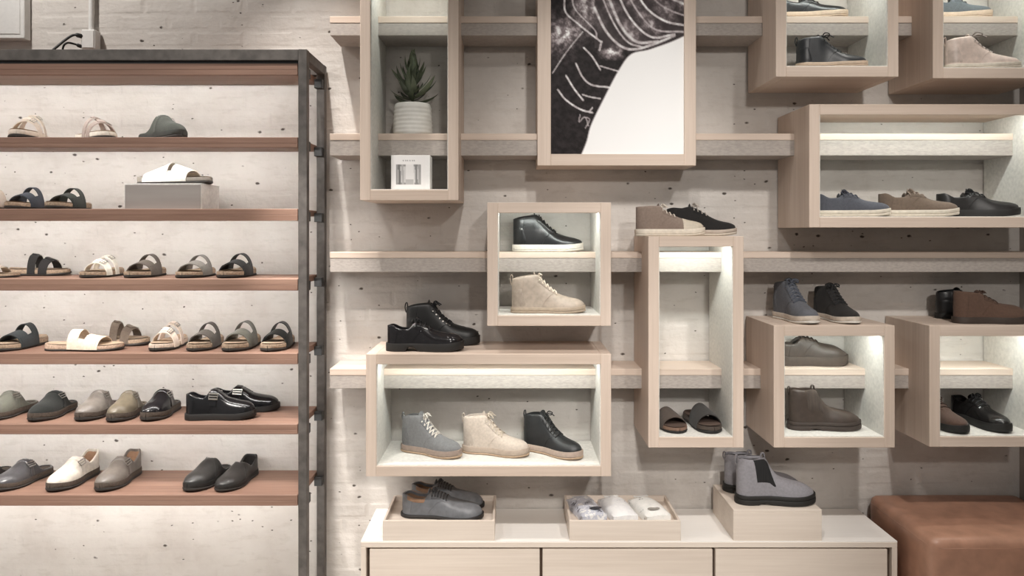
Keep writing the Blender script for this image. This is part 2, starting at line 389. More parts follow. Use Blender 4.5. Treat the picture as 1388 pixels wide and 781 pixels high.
box('top_bar', SX0+PW, pxo-PW, YS-.006, YS+.03, zt2, zt-.001, steel, su); box('top_bar', SX0+PW, pxo-PW, -.044, -.008, zt2, zt-.001, steel, su)
box('added_gap_strip', SX0+PW, pxo-PW, YS+.008, YS+.02, PZ(86, YS), zt2, black_plastic, su, 0)  # added dark strip, keeps LED light from showing through the gap
for (a, b), z in zip(SH, SZ):
    for yy in (YS+.04, -.075): box('shelf_clip', SX1, pxo-.004, yy, yy+.028, z-.052, z-.012, black_plastic, su)

# ------------------------------------------------------------------ things above the shelf unit
pn = empty('wall_panel', (PX(0, -.05), -.002, PZ(52, -.05)), 'plain white wall-mounted panel box above the shelf unit', 'panel')
box('body', PX(-70, -.05), PX(32.5, -.05), -.048, -.002, PZ(52, -.05), PZ(-60, -.05), white_paint, pn, .003)
box('cover', PX(-64, -.05), PX(27, -.05), -.051, -.048, PZ(46, -.05), PZ(-54, -.05), white_paint, pn, .001)
cd = empty('electrical_conduit', (PX(130), -.02, PZ(67)), 'white electrical conduit pipe ending in a junction box', 'conduit')
v, f = tube([(PX(127)-cd.location.x, 0, PZ(46)-cd.location.z), (PX(127)-cd.location.x, 0, 3.70-cd.location.z)], .011, 12); mesh_obj('pipe', v, f, white_paint, cd, smooth=40)
box('junction_box', PX(118.5), PX(137), -.05, -.002, PZ(70), PZ(44), white_paint, cd, .003)
box('box_lid', PX(120), PX(135.5), -.054, -.05, PZ(68.5), PZ(45.5), white_paint, cd, .001)
for k, (pts, th, lab) in enumerate([([(118, 52, .03), (110, 49, .05), (100, 47.5, .07), (90, 53, .09), (80, 61, .11), (74, 66, .12), (60, 77, .14)], .0055, 'black power cable arching highest out of the white junction box'),
                        ([(118, 64, .03), (110, 63, .045), (102, 60, .06), (92, 58, .075), (87, 61, .085), (85, 67, .09), (84, 77, .1)], .0045, 'black power cable looping low out of the white junction box')]):
    P = [Vector((PX(a, -y), -y, PZ(b, -y))) for a, b, y in pts]; P = [Vector(p) for p in spline([tuple(p) for p in P], 5)]
    rr = [th*(1.9 if i < 9 else 1) for i in range(len(P))]
    v, f = tube([tuple(p-P[0]) for p in P], rr, 8); o = mesh_obj('power_cable', v, f, black_plastic, smooth=50); o.location = P[0]; tag(o, lab, 'cable', 'power cables')

# ------------------------------------------------------------------ cabinet, trays, riser
YC = -.36
cx0, cx1, cz1 = PX(489, YC), PX(1216.5, YC), PZ(734, YC)
cab = empty('low_cabinet', ((cx0+cx1)/2, 0, 0), 'low pale ash cabinet with three plain drawers in a row', 'cabinet')
T = .026; drz1 = PZ(745, YC)
box('worktop', cx0, cx1, YC+.001, -.002, cz1-.004, cz1, top_m, cab, 0)
box('top_panel', cx0, cx1, YC, -.002, cz1-T, cz1-.004, cab_x, cab)
box('side_panel', cx0, cx0+.022, YC, -.002, 0, cz1-T, cab_z, cab); box('side_panel', cx1-.022, cx1, YC, -.002, 0, cz1-T, cab_z, cab)
gap_m = plain('shadow_gap', (.10, .065, .045), .8)
box('carcass', cx0+.022, cx1-.022, YC+.024, -.003, .02, cz1-T, gap_m, cab, 0)
for a, b in ((501, 731.5), (735.5, 966), (970, 1203)): box('drawer', PX(a, YC), PX(b, YC), YC+.001, YC+.023, .03, drz1, cab_x, cab)
def tray(pa, pb, label):
    x0, x1 = PX(pa, YC), PX(pb, YC); z0 = cz1; z1 = PZ(706.5, YC); y0, y1 = YC+.004, YC+.30; t = .010
    r = empty('tray', ((x0+x1)/2, (y0+y1)/2, z0), label, 'tray', 'ash trays on the cabinet')
    box('base', x0+t, x1-t, y0+t, y1-t, z0, z1-.024, cab_x, r, 0)
    box('tray_side', x0, x1, y0, y0+t, z0, z1, cab_x, r, .001); box('tray_side', x0, x1, y1-t, y1, z0, z1, cab_x, r, .001)
    box('tray_side', x0, x0+t, y0+t, y1-t, z0, z1, cab_y, r, .001); box('tray_side', x1-t, x1, y0+t, y1-t, z0, z1, cab_y, r, .001)
    return dict(x0=x0, x1=x1, z=z1-.024)
T1 = tray(518.5, 670.5, 'ash tray on the cabinet holding a pair of grey sneakers')
T2 = tray(772, 923, 'ash tray on the cabinet holding three packs of socks')
rz1 = PZ(691.6, YC)
rs = empty('display_riser', (PX(1054, YC), YC+.15, cz1), 'solid ash riser block on the cabinet under a pair of grey chelsea boots', 'riser')
box('body', PX(994.5, YC), PX(1114.5, YC), YC+.004, YC+.31, cz1, rz1-.012, cab_x, rs, .001)
box('top_board', PX(994.5, YC), PX(1114.5, YC), YC+.004, YC+.31, rz1-.012, rz1, cab_x, rs, .001)

# sock packs
def sock_mat(name, c1, c2, c3, sc, t1, t2):
    m, nt, b = newmat(name); v = mapping(nt, (sc, sc, sc), 'obj')
    nz = N(nt, 'ShaderNodeTexNoise', Scale=1.0, Detail=3.0, Roughness=.7); nt.links.new(v, nz.inputs['Vector'])
    rp = ramp(nt, [(t1, c1), (t1+.05, c2), (t2, c2), (t2+.05, c3)]); nt.links.new(nz.outputs[0], rp.inputs[0]); nt.links.new(rp.outputs[0], b.inputs['Base Color'])
    b.inputs['Roughness'].default_value = .35; return m
packs = [(774, 806, 15, sock_mat('sock_print_a', (.10, .10, .13), (.58, .60, .68), (.86, .86, .86), 34, .38, .56), 'blue-grey patterned pack of socks beside two paler packs in the tray'),
         (814, 853, 12, sock_mat('sock_print_b', (.25, .26, .28), (.84, .84, .85), (.90, .90, .90), 30, .33, .5), 'white pack of socks between the other two packs in the tray'),
         (854, 895, 14, sock_mat('sock_print_c', (.35, .33, .32), (.86, .86, .83), (.92, .91, .88), 24, .34, .5), 'white pack of socks with a grey oval mark, at the end of the tray row')]
dark_band = plain('dark_sock', (.05, .05, .06), .8); grey_mark = plain('grey_print', (.36, .34, .31), .6)
for k, (a, b, ang, mt, lab) in enumerate(packs):
    w_, l_, h_ = .112, .205, .05
    xc = T2['x0']+.010+.072+k*.1475; xc = T2['x0']+.083+k*.135
    r = empty('sock_pack', (xc, -.215, T2['z']), lab, 'socks', 'sock packs in the tray', R(ang))
    nu, nv = 15, 11; vs_, fs = [], []
    for top in (1, 0):
        for i in range(nu):
            for j in range(nv):
                u, q = -1+2*i/(nu-1), -1+2*j/(nv-1)
                e = (1-abs(u)**5)*(1-abs(q)**5); bul = .6+.4*max(0, e)
                vs_.append((q*w_/2*(.97+.03*(1-u*u)), u*l_/2, (h_*bul*(1+.06*math.sin(3*u+k)+.05*math.cos(4*q)) if top else .001)))
    for s_ in (0, nu*nv):
        for i in range(nu-1):
            for j in range(nv-1): c = s_+i*nv+j; fs.append([c, c+1, c+nv+1, c+nv])
    rim = [i*nv for i in range(nu)]+[(nu-1)*nv+j for j in range(1, nv)]+[i*nv+nv-1 for i in range(nu-2, -1, -1)]+[j for j in range(nv-2, 0, -1)]
    for c, d in zip(rim, rim[1:]+rim[:1]): fs.append([c, d, d+nu*nv, c+nu*nv])
    mesh_obj('pack', vs_, fs, mt, r, smooth=50)
    v, f = lathe([(0, .0008), (.018, .0008), (.021, 0)], 20); v = [(p[0]*1.3+(-.01 if k else .015), p[1]*.75-.072, h_*.985+p[2]) for p in v]
    if k != 1: mesh_obj('print_mark', v, f, dark_band if k == 0 else grey_mark, r)
    v, f = box_geo(-w_*.30, w_*.30, l_*.36, l_*.44, h_*.90, h_*.955, .002); mesh_obj('header_card', v, f, white_paint, r)

# ------------------------------------------------------------------ ottoman
ox0, oy0, oy1, oz = PX(1262, -.52), -.525, -.012, PZ(735, -.52)+.010
ox1 = WR-.03
leather_o = plain('tan_leather', (.40, .215, .145), .38, .16, 14, .12, spec=.5)
ot = empty('ottoman', ((ox0+ox1)/2, (oy0+oy1)/2, 0), 'brown leather cube ottoman between the low cabinet and the side wall', 'ottoman')
def cushion(x0, x1, y0, y1, z0, z1, r, n=18):
    bm = bmesh.new(); bmesh.ops.create_cube(bm, size=2); bmesh.ops.subdivide_edges(bm, edges=bm.edges[:], cuts=n, use_grid_fill=True)
    hx, hy, hz = (x1-x0)/2, (y1-y0)/2, (z1-z0)/2; vs_ = []
    for v in bm.verts:
        p = np.array([math.copysign(abs(c)**.7, c) for c in v.co])*[hx, hy, hz]
        inn = np.clip(p, [-hx+r, -hy+r, -hz+r], [hx-r, hy-r, hz-r]); d = p-inn; l = np.linalg.norm(d)
        if l > 1e-9: p = inn+d/l*r
        u, q, s = p/[hx, hy, hz]; p = p*1.0
        if s > .5: p[2] += .010*(1-u**2)*(1-q**2)
        vs_.append((p[0]+(x0+x1)/2, p[1]+(y0+y1)/2, p[2]+(z0+z1)/2))
    bm.verts.index_update(); fs = [[v.index for v in f.verts] for f in bm.faces]; bm.free(); return vs_, fs
v, f = cushion(ox0, ox1, oy0, oy1, .05, oz, .032); v = [np.array(p)-np.array(ot.location) for p in v]; mesh_obj('body', v, f, leather_o, ot, smooth=80)
zc = oz-.034; s = .0015
ring = spline([(ox0+.03, oy0+s), (ox1-.03, oy0+s), (ox1-s, oy0+.03), (ox1-s, oy1-.03), (ox1-.03, oy1-s), (ox0+.03, oy1-s), (ox0+s, oy1-.03), (ox0+s, oy0+.03)], 1)
v, f = tube([(a-ot.location.x, b-ot.location.y, zc) for a, b in ring], .0022, 6, True); mesh_obj('seam', v, f, leather_o, ot, smooth=60)
box('plinth', ox0+.03, ox1-.03, oy0+.03, oy1-.03, 0, .06, black_plastic, ot)

# ------------------------------------------------------------------ plant and carton in the tall box
pot_m = plain('white_ceramic', (.74, .72, .68), .55, .05, 30)
py_ = -.12; pxc, pzz = PX(559.5, py_), RZ[1]
pl = empty('potted_plant', (pxc, py_, pzz), 'green succulent plant in a ribbed white pot', 'plant')
r0 = PX(586, py_)-pxc; hp = PZ(139, py_)-PZ(181.5, py_)
prof = [(0, 0), (r0*.93, 0), (r0*.98, .006)]
for k in range(1, 30):
    t = k/30; prof.append((r0*(1.0-.07*t**2)*(1+.012*math.sin(t*2*math.pi*7)), .006+t*(hp-.012)))
prof += [(r0*.90, hp-.003), (r0*.87, hp), (r0*.82, hp-.003), (r0*.80, hp-.02), (0, hp-.02)]
v, f = lathe(prof, 36); mesh_obj('pot', v, f, pot_m, pl, smooth=50)
v, f = lathe([(0, hp-.016), (r0*.5, hp-.014), (r0*.81, hp-.019)], 24); mesh_obj('soil', v, f, plain('soil', (.05, .035, .025), .95, .4, 120, .5), pl)
leaf_mats = [plain('leaf_green', (.125, .15, .095), .5, .25, 30), plain('leaf_dark', (.075, .092, .06), .45, .25, 30), plain('leaf_pale', (.33, .37, .25), .5, .15, 30), plain('leaf_mid', (.15, .175, .11), .45, .2, 30)]
hl = PZ(64, py_)-PZ(139, py_)
v, f = tube([(0, 0, hp-.02), (.002, 0, hp+hl*.4), (-.002, -.002, hp+hl*.72)], [.006, .005, .003], 8); mesh_obj('stem', v, f, leaf_mats[1], pl, smooth=60)
def leaf_geo(Lf, W_, th, bend):
    vs_, fs = [], []; nu, nv = 9, 8
    for i in range(nu):
        t = i/(nu-1); wv = W_*(math.sin(math.pi*min(1, t*.93+.07))**.8)*(1-.25*t)
        for j in range(nv):
            a = 2*math.pi*j/nv; x = t*Lf; vs_.append((x*math.cos(bend*t), wv*math.cos(a), x*math.sin(bend*t)+th*(wv/W_)*math.sin(a)))
    for i in range(nu-1):
        for j in range(nv): fs.append([i*nv+j, i*nv+(j+1) % nv, (i+1)*nv+(j+1) % nv, (i+1)*nv+j])
    fs += [list(range(nv)), list(range((nu-1)*nv, nu*nv))]; return vs_, fs
leaf_meshes = []
for mi, mt in enumerate(leaf_mats):
    v, f = leaf_geo(.150, .0175, .0035, .45); o = mesh_obj('leaf', v, f, mt, pl, smooth=60); leaf_meshes.append(o.data); bpy.data.objects.remove(o)
nl = 46
for k in range(nl):
    t = k/(nl-1); zz = hp+.008+hl*.66*t; el = R(4+66*t*t+random.uniform(-14, 22)); az = k*2.39996+random.uniform(-.3, .3)
    mi = 2 if k in (19, 40, 45) else random.choice((0, 0, 1, 3, 1) if t < .55 else (0, 3, 3, 0))
    o = bpy.data.objects.new('leaf', leaf_meshes[mi]); COL.objects.link(o); o.parent = pl
    o.location = (.004*math.cos(az), .004*math.sin(az), zz)
    o.rotation_euler = (Matrix.Rotation(az, 4, 'Z') @ Matrix.Rotation(-el, 4, 'Y') @ Matrix.Rotation(random.uniform(-.4, .4), 4, 'X')).to_euler()
    sc = (1.0-.42*t)*random.uniform(.85, 1.1); o.scale = (sc*(.98 if t < .3 else .88), sc, sc)

cy0 = -.30; kx0, kx1 = PX(530, cy0), PX(577, cy0); kz0 = B1['floor']; kz1 = PZ(210.5, cy0)
ct = empty('shoe_care_carton', ((kx0+kx1)/2, cy0+.04, kz0), 'small white printed carton on the floor of the plant box', 'carton')
carton_m = plain('white_card', (.86, .85, .84), .55, .03)
box('carton', kx0, kx1+.018, cy0, cy0+.085, kz0, kz1, carton_m, ct, .001)
def carton_fn(u, v):
    c = .86
    if .13 < u < .87 and .25 < v < .86:
        c = .62
        if min(abs(u-.13), abs(u-.87)) < .06 or min(abs(v-.25), abs(v-.86)) < .07: c = .33
        for x0, x1, s in ((.2, .27, .2), (.30, .36, .45), (.42, .66, .78), (.70, .76, .25), (.79, .84, .4)):
            if x0 < u-.04*(v-.5) < x1: c = s
        if .42 < u < .66 and v > .7: c = .5
    if .12 < v < .17 and .32 < u < .68 and math.sin(u*95) > -.3: c = .45
    return (c, c*.98, c*.97)
print_mesh('front_print', kx0+.002, kx1-.001, kz0+.002, kz1-.002, cy0-.0006, 56, 52, carton_fn, print_m, ct)

# ------------------------------------------------------------------ grey plinth on the sandal shelf
gy0 = YS+.05
gb_m = plain('brushed_grey_metal', (.36, .33, .31), .5, .08, 20, stretch=(.1, 1, 1), metal=.3); gb_s = plain('pale_grey_edge', (.62, .60, .57), .5)
gx0, gx1, gz1 = PX(168, gy0), PX(273, gy0), PZ(248.5, gy0)
gb = empty('display_plinth', ((gx0+gx1)/2, gy0+.09, SZ[2]), 'low grey metal plinth on the shelf under the white sandal', 'plinth')
box('front_panel', gx0+.004, gx1-.004, gy0, gy0+.006, SZ[2]+.001, gz1-.006, gb_m, gb, .0005)
box('body', gx0, gx1, gy0+.002, gy0+.19, SZ[2], gz1, gb_s, gb, .001)

# ------------------------------------------------------------------ shoes
def pchip(pts):
    X = np.array([p[0] for p in pts], float); Y = np.array([p[1] for p in pts], float); h = np.diff(X); dl = np.diff(Y)/h; m = np.zeros(len(X))
    m[0], m[-1] = dl[0], dl[-1]
    for i in range(1, len(X)-1):
        if dl[i-1]*dl[i] > 0: w1, w2 = 2*h[i]+h[i-1], h[i]+2*h[i-1]; m[i] = (w1+w2)/(w1/dl[i-1]+w2/dl[i])
    def f(x):
        x = min(max(x, X[0]), X[-1]); i = min(int(np.searchsorted(X, x, 'right'))-1, len(X)-2); i = max(i, 0)
        t = (x-X[i])/h[i]; return ((1+2*t)*(1-t)**2*Y[i]+t*(1-t)**2*h[i]*m[i]+t*t*(3-2*t)*Y[i+1]+t*t*(t-1)*h[i]*m[i+1])
    return f
def mat_leather(c, r=.38): return plain('leather', c, r, .15, 45, .15)
def mat_suede(c): return plain('suede', c, .92, .10, 110, .3, sheen=.1)
def mat_rubber(c, r=.65): return plain('rubber', c, r, .10, 60)
LACE_M = {}
class Shoe:
    """A shoe lofted along its length: heel at x=0, toe at x=L."""
    def __init__(s, prof, slit, sole=.026, L=.29, W=.098, toe=.20, heel=.15, toeround=.12, spring=.008, pointy=1.0, waist=.72):
        s.L, s.W, s.toe, s.heel, s.sole, s.spring, s.tr = L, W, toe, heel, sole, spring, toeround
        s.base = pchip([(0, .70), (.12, .73), (.38, waist), (.68, 1.0), (.85, .95*pointy), (1, .86*pointy)])
        s.h_ = pchip(prof); s.g_ = pchip(slit); s.parts = []
    def w(s, t):
        t = min(max(t, 0), 1); r = 1.0
        if t < s.heel: r *= math.sqrt(max(0, 1-((s.heel-t)/s.heel)**2))
        if t > 1-s.toe: r *= math.sqrt(max(0, 1-((t-1+s.toe)/s.toe)**2))
        return s.W/2*s.base(t)*r
    def c(s, t): return .006*math.sin(math.pi*t)-.004*t*t
    def lift(s, t): return s.spring*max(0, (t-.68)/.32)**2
    def zs(s, t): return s.sole+s.lift(t)
    def h(s, t):
        k = 1.0
        if t > 1-s.tr: k = max(0, 1-((t-1+s.tr)/s.tr)**2)**.42
        return s.zs(t)+(s.h_(t)-s.sole)*k
    def surf(s, t, a, side, off=0.0):
        def p(t, a):
            t = min(max(t, 0), 1); w = s.w(t); g = max(0, s.g_(t))*w; zs = s.zs(t); h = s.h(t)
            op = min(1, max(0, s.g_(t))/.5); e = .85-.3*op
            y = g+(w-g)*max(0, math.cos(a))**e; z = zs-.003+(h-zs+.003)*math.sin(a)**(.92)
            return np.array([s.L*t, side*y+s.c(t), z])
        q = p(t, a)
        if off:
            d = 1e-3; u = p(min(1, t+d), a)-p(max(0, t-d), a); v = p(t, min(math.pi/2, a+d))-p(t, max(0, a-d)); n = -np.cross(u, v)*side
            l = np.linalg.norm(n)
            if l > 1e-12: q = q+n/l*off
        return q
    def add(s, name, geo, mat, smooth=45): s.parts.append([name, np.array(geo[0], float), geo[1], mat, smooth])
    def upper(s, mat, lining=None, nt=44, na=9, th=.0045):
        T = [(1-math.cos(math.pi*i/(nt-1)))/2 for i in range(nt)]; V = []; nv = 2*na+4
        for t in T:
            rowL = [s.surf(t, math.pi/2*j/(na-1), -1) for j in range(na)]; rowR = [s.surf(t, math.pi/2*j/(na-1), 1) for j in range(na)]
            w = s.w(t); g = max(0, s.g_(t))*w; gi = max(0, g-th); h = s.h(t); xs = th*max(0, 1-t/.12)
            inl = [np.array([s.L*t+xs, -gi+s.c(t), h-.0005]), np.array([s.L*t+xs, -gi+s.c(t), h-.010])]
            inr = [np.array([s.L*t+xs, gi+s.c(t), h-.010]), np.array([s.L*t+xs, gi+s.c(t), h-.0005])]
            V += rowL+inl+inr+rowR[::-1]
        Fc = []
        for i in range(nt-1):
            for j in range(nv-1):
                if j == na+1: continue
                a = i*nv+j; Fc.append([a, a+1, a+nv+1, a+nv])
        s.add('upper', (V, Fc), mat, 50)
        if lining:
            V, Fc = [], []; n2 = 8
            for t in T:
                w = s.w(t); g = max(0, s.g_(t))*w; gi = max(0, g-th); h = s.h(t)-.009; xs = th*max(0, 1-t/.12); z0 = min(s.zs(t)+.006, h-.001); wi = max(gi, w*.8-th) if gi > .002 else 0
                V += [np.array([s.L*t+xs, y+s.c(t), z]) for y, z in ((-gi, h), (-(gi+wi)/2, (h+z0)/2), (-wi*.9, z0+.004), (-wi*.5, z0), (wi*.5, z0), (wi*.9, z0+.004), ((gi+wi)/2, (h+z0)/2), (gi, h))]
            for i in range(nt-1):
                for j in range(n2-1): a = i*n2+j; Fc.append([a, a+1, a+n2+1, a+n2])
            s.add('lining', (V, Fc), lining, 50)
    def slab(s, name, mat, z0, z1, ext=.004, nt=40, inset=.003, arch=0, top=None, t0=0, t1=1, bulge=.0015):
        """a sole layer that follows the plan outline, between z0 and z1"""
        V = []; m = 8
        for i in range(nt):
            q = (1-math.cos(math.pi*i/(nt-1)))/2; t = t0+(t1-t0)*q
            x = s.L*t; w = s.w(t)+ext
            if t0 == 0 and q < .5: x -= ext*(1-min(1, t/.1))
            if t1 == 1 and q > .5: x += ext*(1-min(1, (1-t)/.1))
            if (i == 0 and t0 == 0) or (i == nt-1 and t1 == 1): w = ext*.6
            l = s.lift(t); zb = z0+l; zt = (z1 if top is None else top(t))+l
            if arch and .26 < t < .42: zb += arch*min(1, (t-.26)/.02, (.42-t)/.06)
            zm = (zb+zt)/2; c = s.c(t)
            for y, z in ((-w+.001, zt), (-w-bulge, zm+.3*(zt-zm)), (-w, zb+.002), (-w+inset, zb), (w-inset, zb), (w, zb+.002), (w+bulge, zm+.3*(zt-zm)), (w-.001, zt)): V.append(np.array([x, y+c, z]))
        Fc = []
        for i in range(nt-1):
            for j in range(m): a = i*m+j; b = i*m+(j+1) % m; Fc.append([a, b, b+m, a+m])
        Fc += [list(range(m)), list(range((nt-1)*m, nt*m))]
        s.add(name, (V, Fc), mat, 40)
    def patch(s, name, fn, mat, side, off=.0018, nu=10, nv=8):
        V = []
        for i in range(nu):
            for j in range(nv):
                t, a = fn(i/(nu-1), j/(nv-1)); e = i in (0, nu-1) or j in (0, nv-1)
                V.append(s.surf(t, a, side, -.0008 if e else off))
        s.add(name, (V, [[i*nv+j, i*nv+j+1, (i+1)*nv+j+1, (i+1)*nv+j] for i in range(nu-1) for j in range(nv-1)]), mat, 60)
    def across(s, name, t0, t1, a0, mat, off=.003, nu=7, nv=17, skew=0):
        """band lying over the shoe from side to side between t0 and t1 (strap, toe cap)"""
        V = []
        for i in range(nu):
            for j in range(nv):
                q = -1+2*j/(nv-1); a = math.pi/2-(math.pi/2-a0)*abs(q); t = t0+(t1-t0)*i/(nu-1)+skew*q; e = i in (0, nu-1)
                V.append(s.surf(t, a, 1 if q >= 0 else -1, -.0008 if e else off))
        s.add(name, (V, [[i*nv+j, i*nv+j+1, (i+1)*nv+j+1, (i+1)*nv+j] for i in range(nu-1) for j in range(nv-1)]), mat, 60)
    def tongue(s, mat, t0, t1, hw=.02, up=.018, back=.004):
        V = []; nu, nv = 12, 7
        for layer in (0, 1):
            for i in range(nu):
                q = i/(nu-1); t = t1+(t0-t1)*min(1, q/.8); ex = max(0, (q-.8)/.2)
                for j in range(nv):
                    y = -hw+2*hw*j/(nv-1); z = s.h(t)-.003-layer*.004-35*y*y*.5+ex*up; V.append(np.array([s.L*t-ex*back-layer*.003, y+s.c(t), z]))
        o = nu*nv; Fc = []
        for b in (0, o): Fc += [[b+i*nv+j, b+i*nv+j+1, b+(i+1)*nv+j+1, b+(i+1)*nv+j] for i in range(nu-1) for j in range(nv-1)]
        rim = [i*nv for i in range(nu)]+[(nu-1)*nv+j for j in range(1, nv)]+[i*nv+nv-1 for i in range(nu-2, -1, -1)]+[j for j in range(nv-2, 0, -1)]
        Fc += [[a, b, b+o, a+o] for a, b in zip(rim, rim[1:]+rim[:1])]
        s.add('tongue', (V, Fc), mat, 60)
    def laces(s, mat, t0, t1, n=5, r=.0026, bow=1.0, a=1.02, cross=True, eyelet=None):
        geos = []; ts = [t0+(t1-t0)*i/(n-1) for i in range(n)]
        for i, t in enumerate(ts):
            L_, R_ = s.surf(t, a, -1, .002), s.surf(t, a, 1, .002); m = (L_+R_)/2; m[2] = max(s.h(t)+.004, m[2]+.003)
            if not cross or i in (0, n-1): geos.append(tube([L_, L_*.5+m*.5+np.array([0, 0, .002]), m, R_*.5+m*.5+np.array([0, 0, .002]), R_], r))
            if cross and i < n-1:
                for sg in (-1, 1):
                    A, B = s.surf(t, a, sg, .002), s.surf(ts[i+1], a, -sg, .002); m = (A+B)/2; m[2] = max(s.h((t+ts[i+1])/2)+.005, m[2]+.004)
                    geos.append(tube([A, A*.5+m*.5+np.array([0, 0, .002]), m, B*.5+m*.5+np.array([0, 0, .002]), B], r))
        if bow:
            k = s.surf(t0, math.pi/2, 1); k[2] = s.h(t0)+.006; k[1] = s.c(t0)
            for sg in (-1, 1):
                geos.append(tube(spline([tuple(k), tuple(k+np.array([.004, sg*.016, .012])*bow), tuple(k+np.array([.014, sg*.034, .004])*bow), tuple(k+np.array([.014, sg*.022, -.004])*bow), tuple(k)], 4), r*.95))
                geos.append(tube(spline([tuple(k), tuple(k+np.array([.016, sg*.012, .006])*bow), tuple(k+np.array([.034, sg*.022, -.006])*bow)], 4), r*.9))
            geos.append(tube([k+np.array([0, -.005, 0]), k+np.array([0, .005, 0])], r*2.0))
        s.add('laces', merge(geos), mat, 60)
        if eyelet:
            for t in ts:
                for sg in (-1, 1): s.add('eyelet', tube([s.surf(t, a-.05, sg, .0012), s.surf(t, a-.05, sg, .003)], .0032, 8), eyelet, 40)
    def pull_tab(s, mat, t=.0, hgt=.022, wd=.008):
        p = s.surf(t, math.pi/2, 1); z = s.h(t)
        g = tube(spline([(p[0]-.001, s.c(t), z-.022), (p[0]-.006, s.c(t), z-.004), (p[0]-.004, s.c(t), z+hgt*.6), (p[0]+.002, s.c(t), z+hgt*.7), (p[0]+.005, s.c(t), z-.004)], 5), .0022, 6)
        V = [np.array([v[0], (v[1]-s.c(t))*wd/.0022*.5+s.c(t), v[2]]) for v in g[0]]; s.add('pull_tab', (V, g[1]), mat, 60)
    def stitch(s, mat, fn, side, n=16, r=.0009, name='stitching'):
        s.add(name, tube([s.surf(*fn(i/(n-1)), side, .0006) for i in range(n)], r, 5), mat, 60)
    # ---- sandals
    def strap(s, t0, t1, mat, hz, z0=.010, skew=.0, th=.0035, ext=.006, nu=6, nv=21, name='strap', a0=0, a1=math.pi, lift=0):
        V = []
        for layer in (0, 1):
            for i in range(nu):
                for j in range(nv):
                    q = j/(nv-1); a = a0+(a1-a0)*q; t = t0+(t1-t0)*i/(nu-1)+skew*math.cos(a); w = s.w(min(.93, max(.1, t)))+ext+lift-layer*th
                    hh = hz[0]+(hz[1]-hz[0])*i/(nu-1)
                    V.append(np.array([s.L*t, s.c(t)+w*math.cos(a)*(1-.12*math.sin(a)), z0+(hh-z0+lift-layer*th)*max(0, math.sin(a))**.72]))
        o = nu*nv; Fc = []
        for b in (0, o): Fc += [[b+i*nv+j, b+i*nv+j+1, b+(i+1)*nv+j+1, b+(i+1)*nv+j] for i in range(nu-1) for j in range(nv-1)]
        rim = [i*nv for i in range(nu)]+[(nu-1)*nv+j for j in range(1, nv)]+[i*nv+nv-1 for i in range(nu-2, -1, -1)]+[j for j in range(nv-2, 0, -1)]
        Fc += [[a, b, b+o, a+o] for a, b in zip(rim, rim[1:]+rim[:1])]
        s.add(name, (V, Fc), mat, 40)
    def buckle_on_strap(s, t0, t1, hz, a, mat, z0=.010, skew=0):
        def P(t, a):
            w = s.w(min(.93, max(.1, t)))+.009; hh = hz[0]+(hz[1]-hz[0])*(t-t0)/(t1-t0+1e-9)
            return np.array([s.L*(t+skew*math.cos(a)), s.c(t)+w*math.cos(a)*(1-.12*math.sin(a)), z0+(hh+.003-z0)*math.sin(a)**.72])
        e = .08*(t1-t0); pts = [P(t0-e, a-.17), P(t1+e, a-.17), P(t1+e, a+.17), P(t0-e, a+.17)]
        g = [tube(pts, .0022, 6, True), tube([P(t0-e, a), P(t1+e, a)], .0018, 6), tube([P((t0+t1)/2, a-.17), P((t0+t1)/2, a+.2)], .0015, 6)]
        s.add('buckle', merge(g), mat, 50)
    def footbed(s, cork, out, insole, zs=.030, z_out=.010):
        s.slab('outsole', out, 0, z_out, .003); top = lambda t: zs+.006*max(0, 1-t/.2)-.004*max(0, (t-.5)/.5)
        s.slab('midsole', cork, z_out, zs, .0025, top=top, bulge=.0005)
        W0 = s.W; s.W = W0*.93
        V = []; nt, m = 36, 7
        for i in range(nt):
            t = .012+.976*(1-math.cos(math.pi*i/(nt-1)))/2; w = s.w(t)
            for j in range(m):
                y = -w+2*w*j/(m-1); q = abs(y)/(w+1e-6); V.append(np.array([s.L*t, y+s.c(t), top(t)+s.lift(t)+.0012-.0035*(1-q**2)*(1 if .05 < t < .95 else 0)+.003]))
        s.W = W0; s.add('footbed', (V, [[i*m+j, i*m+j+1, (i+1)*m+j+1, (i+1)*m+j] for i in range(nt-1) for j in range(m-1)]), insole, 60)

# profiles (fraction of length, height in metres above the ground)
P_LOW = [(0, .078), (.06, .081), (.18, .070), (.28, .068), (.36, .088), (.44, .086), (.62, .064), (.82, .053), (1, .040)]
S_LOW = [(0, .82), (.28, .76), (.36, .30), (.44, .14), (.58, .06), (.62, 0), (1, 0)]
P_MOC = [(0, .074), (.06, .076), (.2, .062), (.32, .064), (.42, .079), (.5, .075), (.66, .056), (.84, .046), (1, .036)]
P_HIGH = [(0, .128), (.08, .136), (.2, .142), (.34, .146), (.40, .132), (.5, .102), (.62, .076), (.8, .058), (1, .042)]
S_HIGH = [(0, .72), (.3, .62), (.38, .26), (.5, .15), (.60, .06), (.65, 0), (1, 0)]
P_BOOT = [(0, .142), (.08, .150), (.2, .155), (.33, .158), (.40, .140), (.50, .106), (.62, .082), (.8, .066), (1, .05)]
P_CHEL = [(0, .165), (.05, .172), (.2, .168), (.30, .170), (.38, .166), (.46, .128), (.56, .098), (.7, .084), (.86, .072), (1, .055)]
S_CHEL = [(0, .74), (.24, .66), (.36, .30), (.42, .0), (1, 0)]
P_CLOG = [(0, .030), (.22, .032), (.33, .046), (.40, .074), (.46, .090), (.51, .091), (.68, .070), (.86, .056), (1, .040)]
S_CLOG = [(0, .88), (.33, .84), (.40, .62), (.46, .30), (.50, .0), (1, 0)]
P_SLIP = [(0, .088), (.05, .092), (.14, .078), (.30, .060), (.40, .080), (.47, .092), (.68, .070), (.86, .056), (1, .040)]
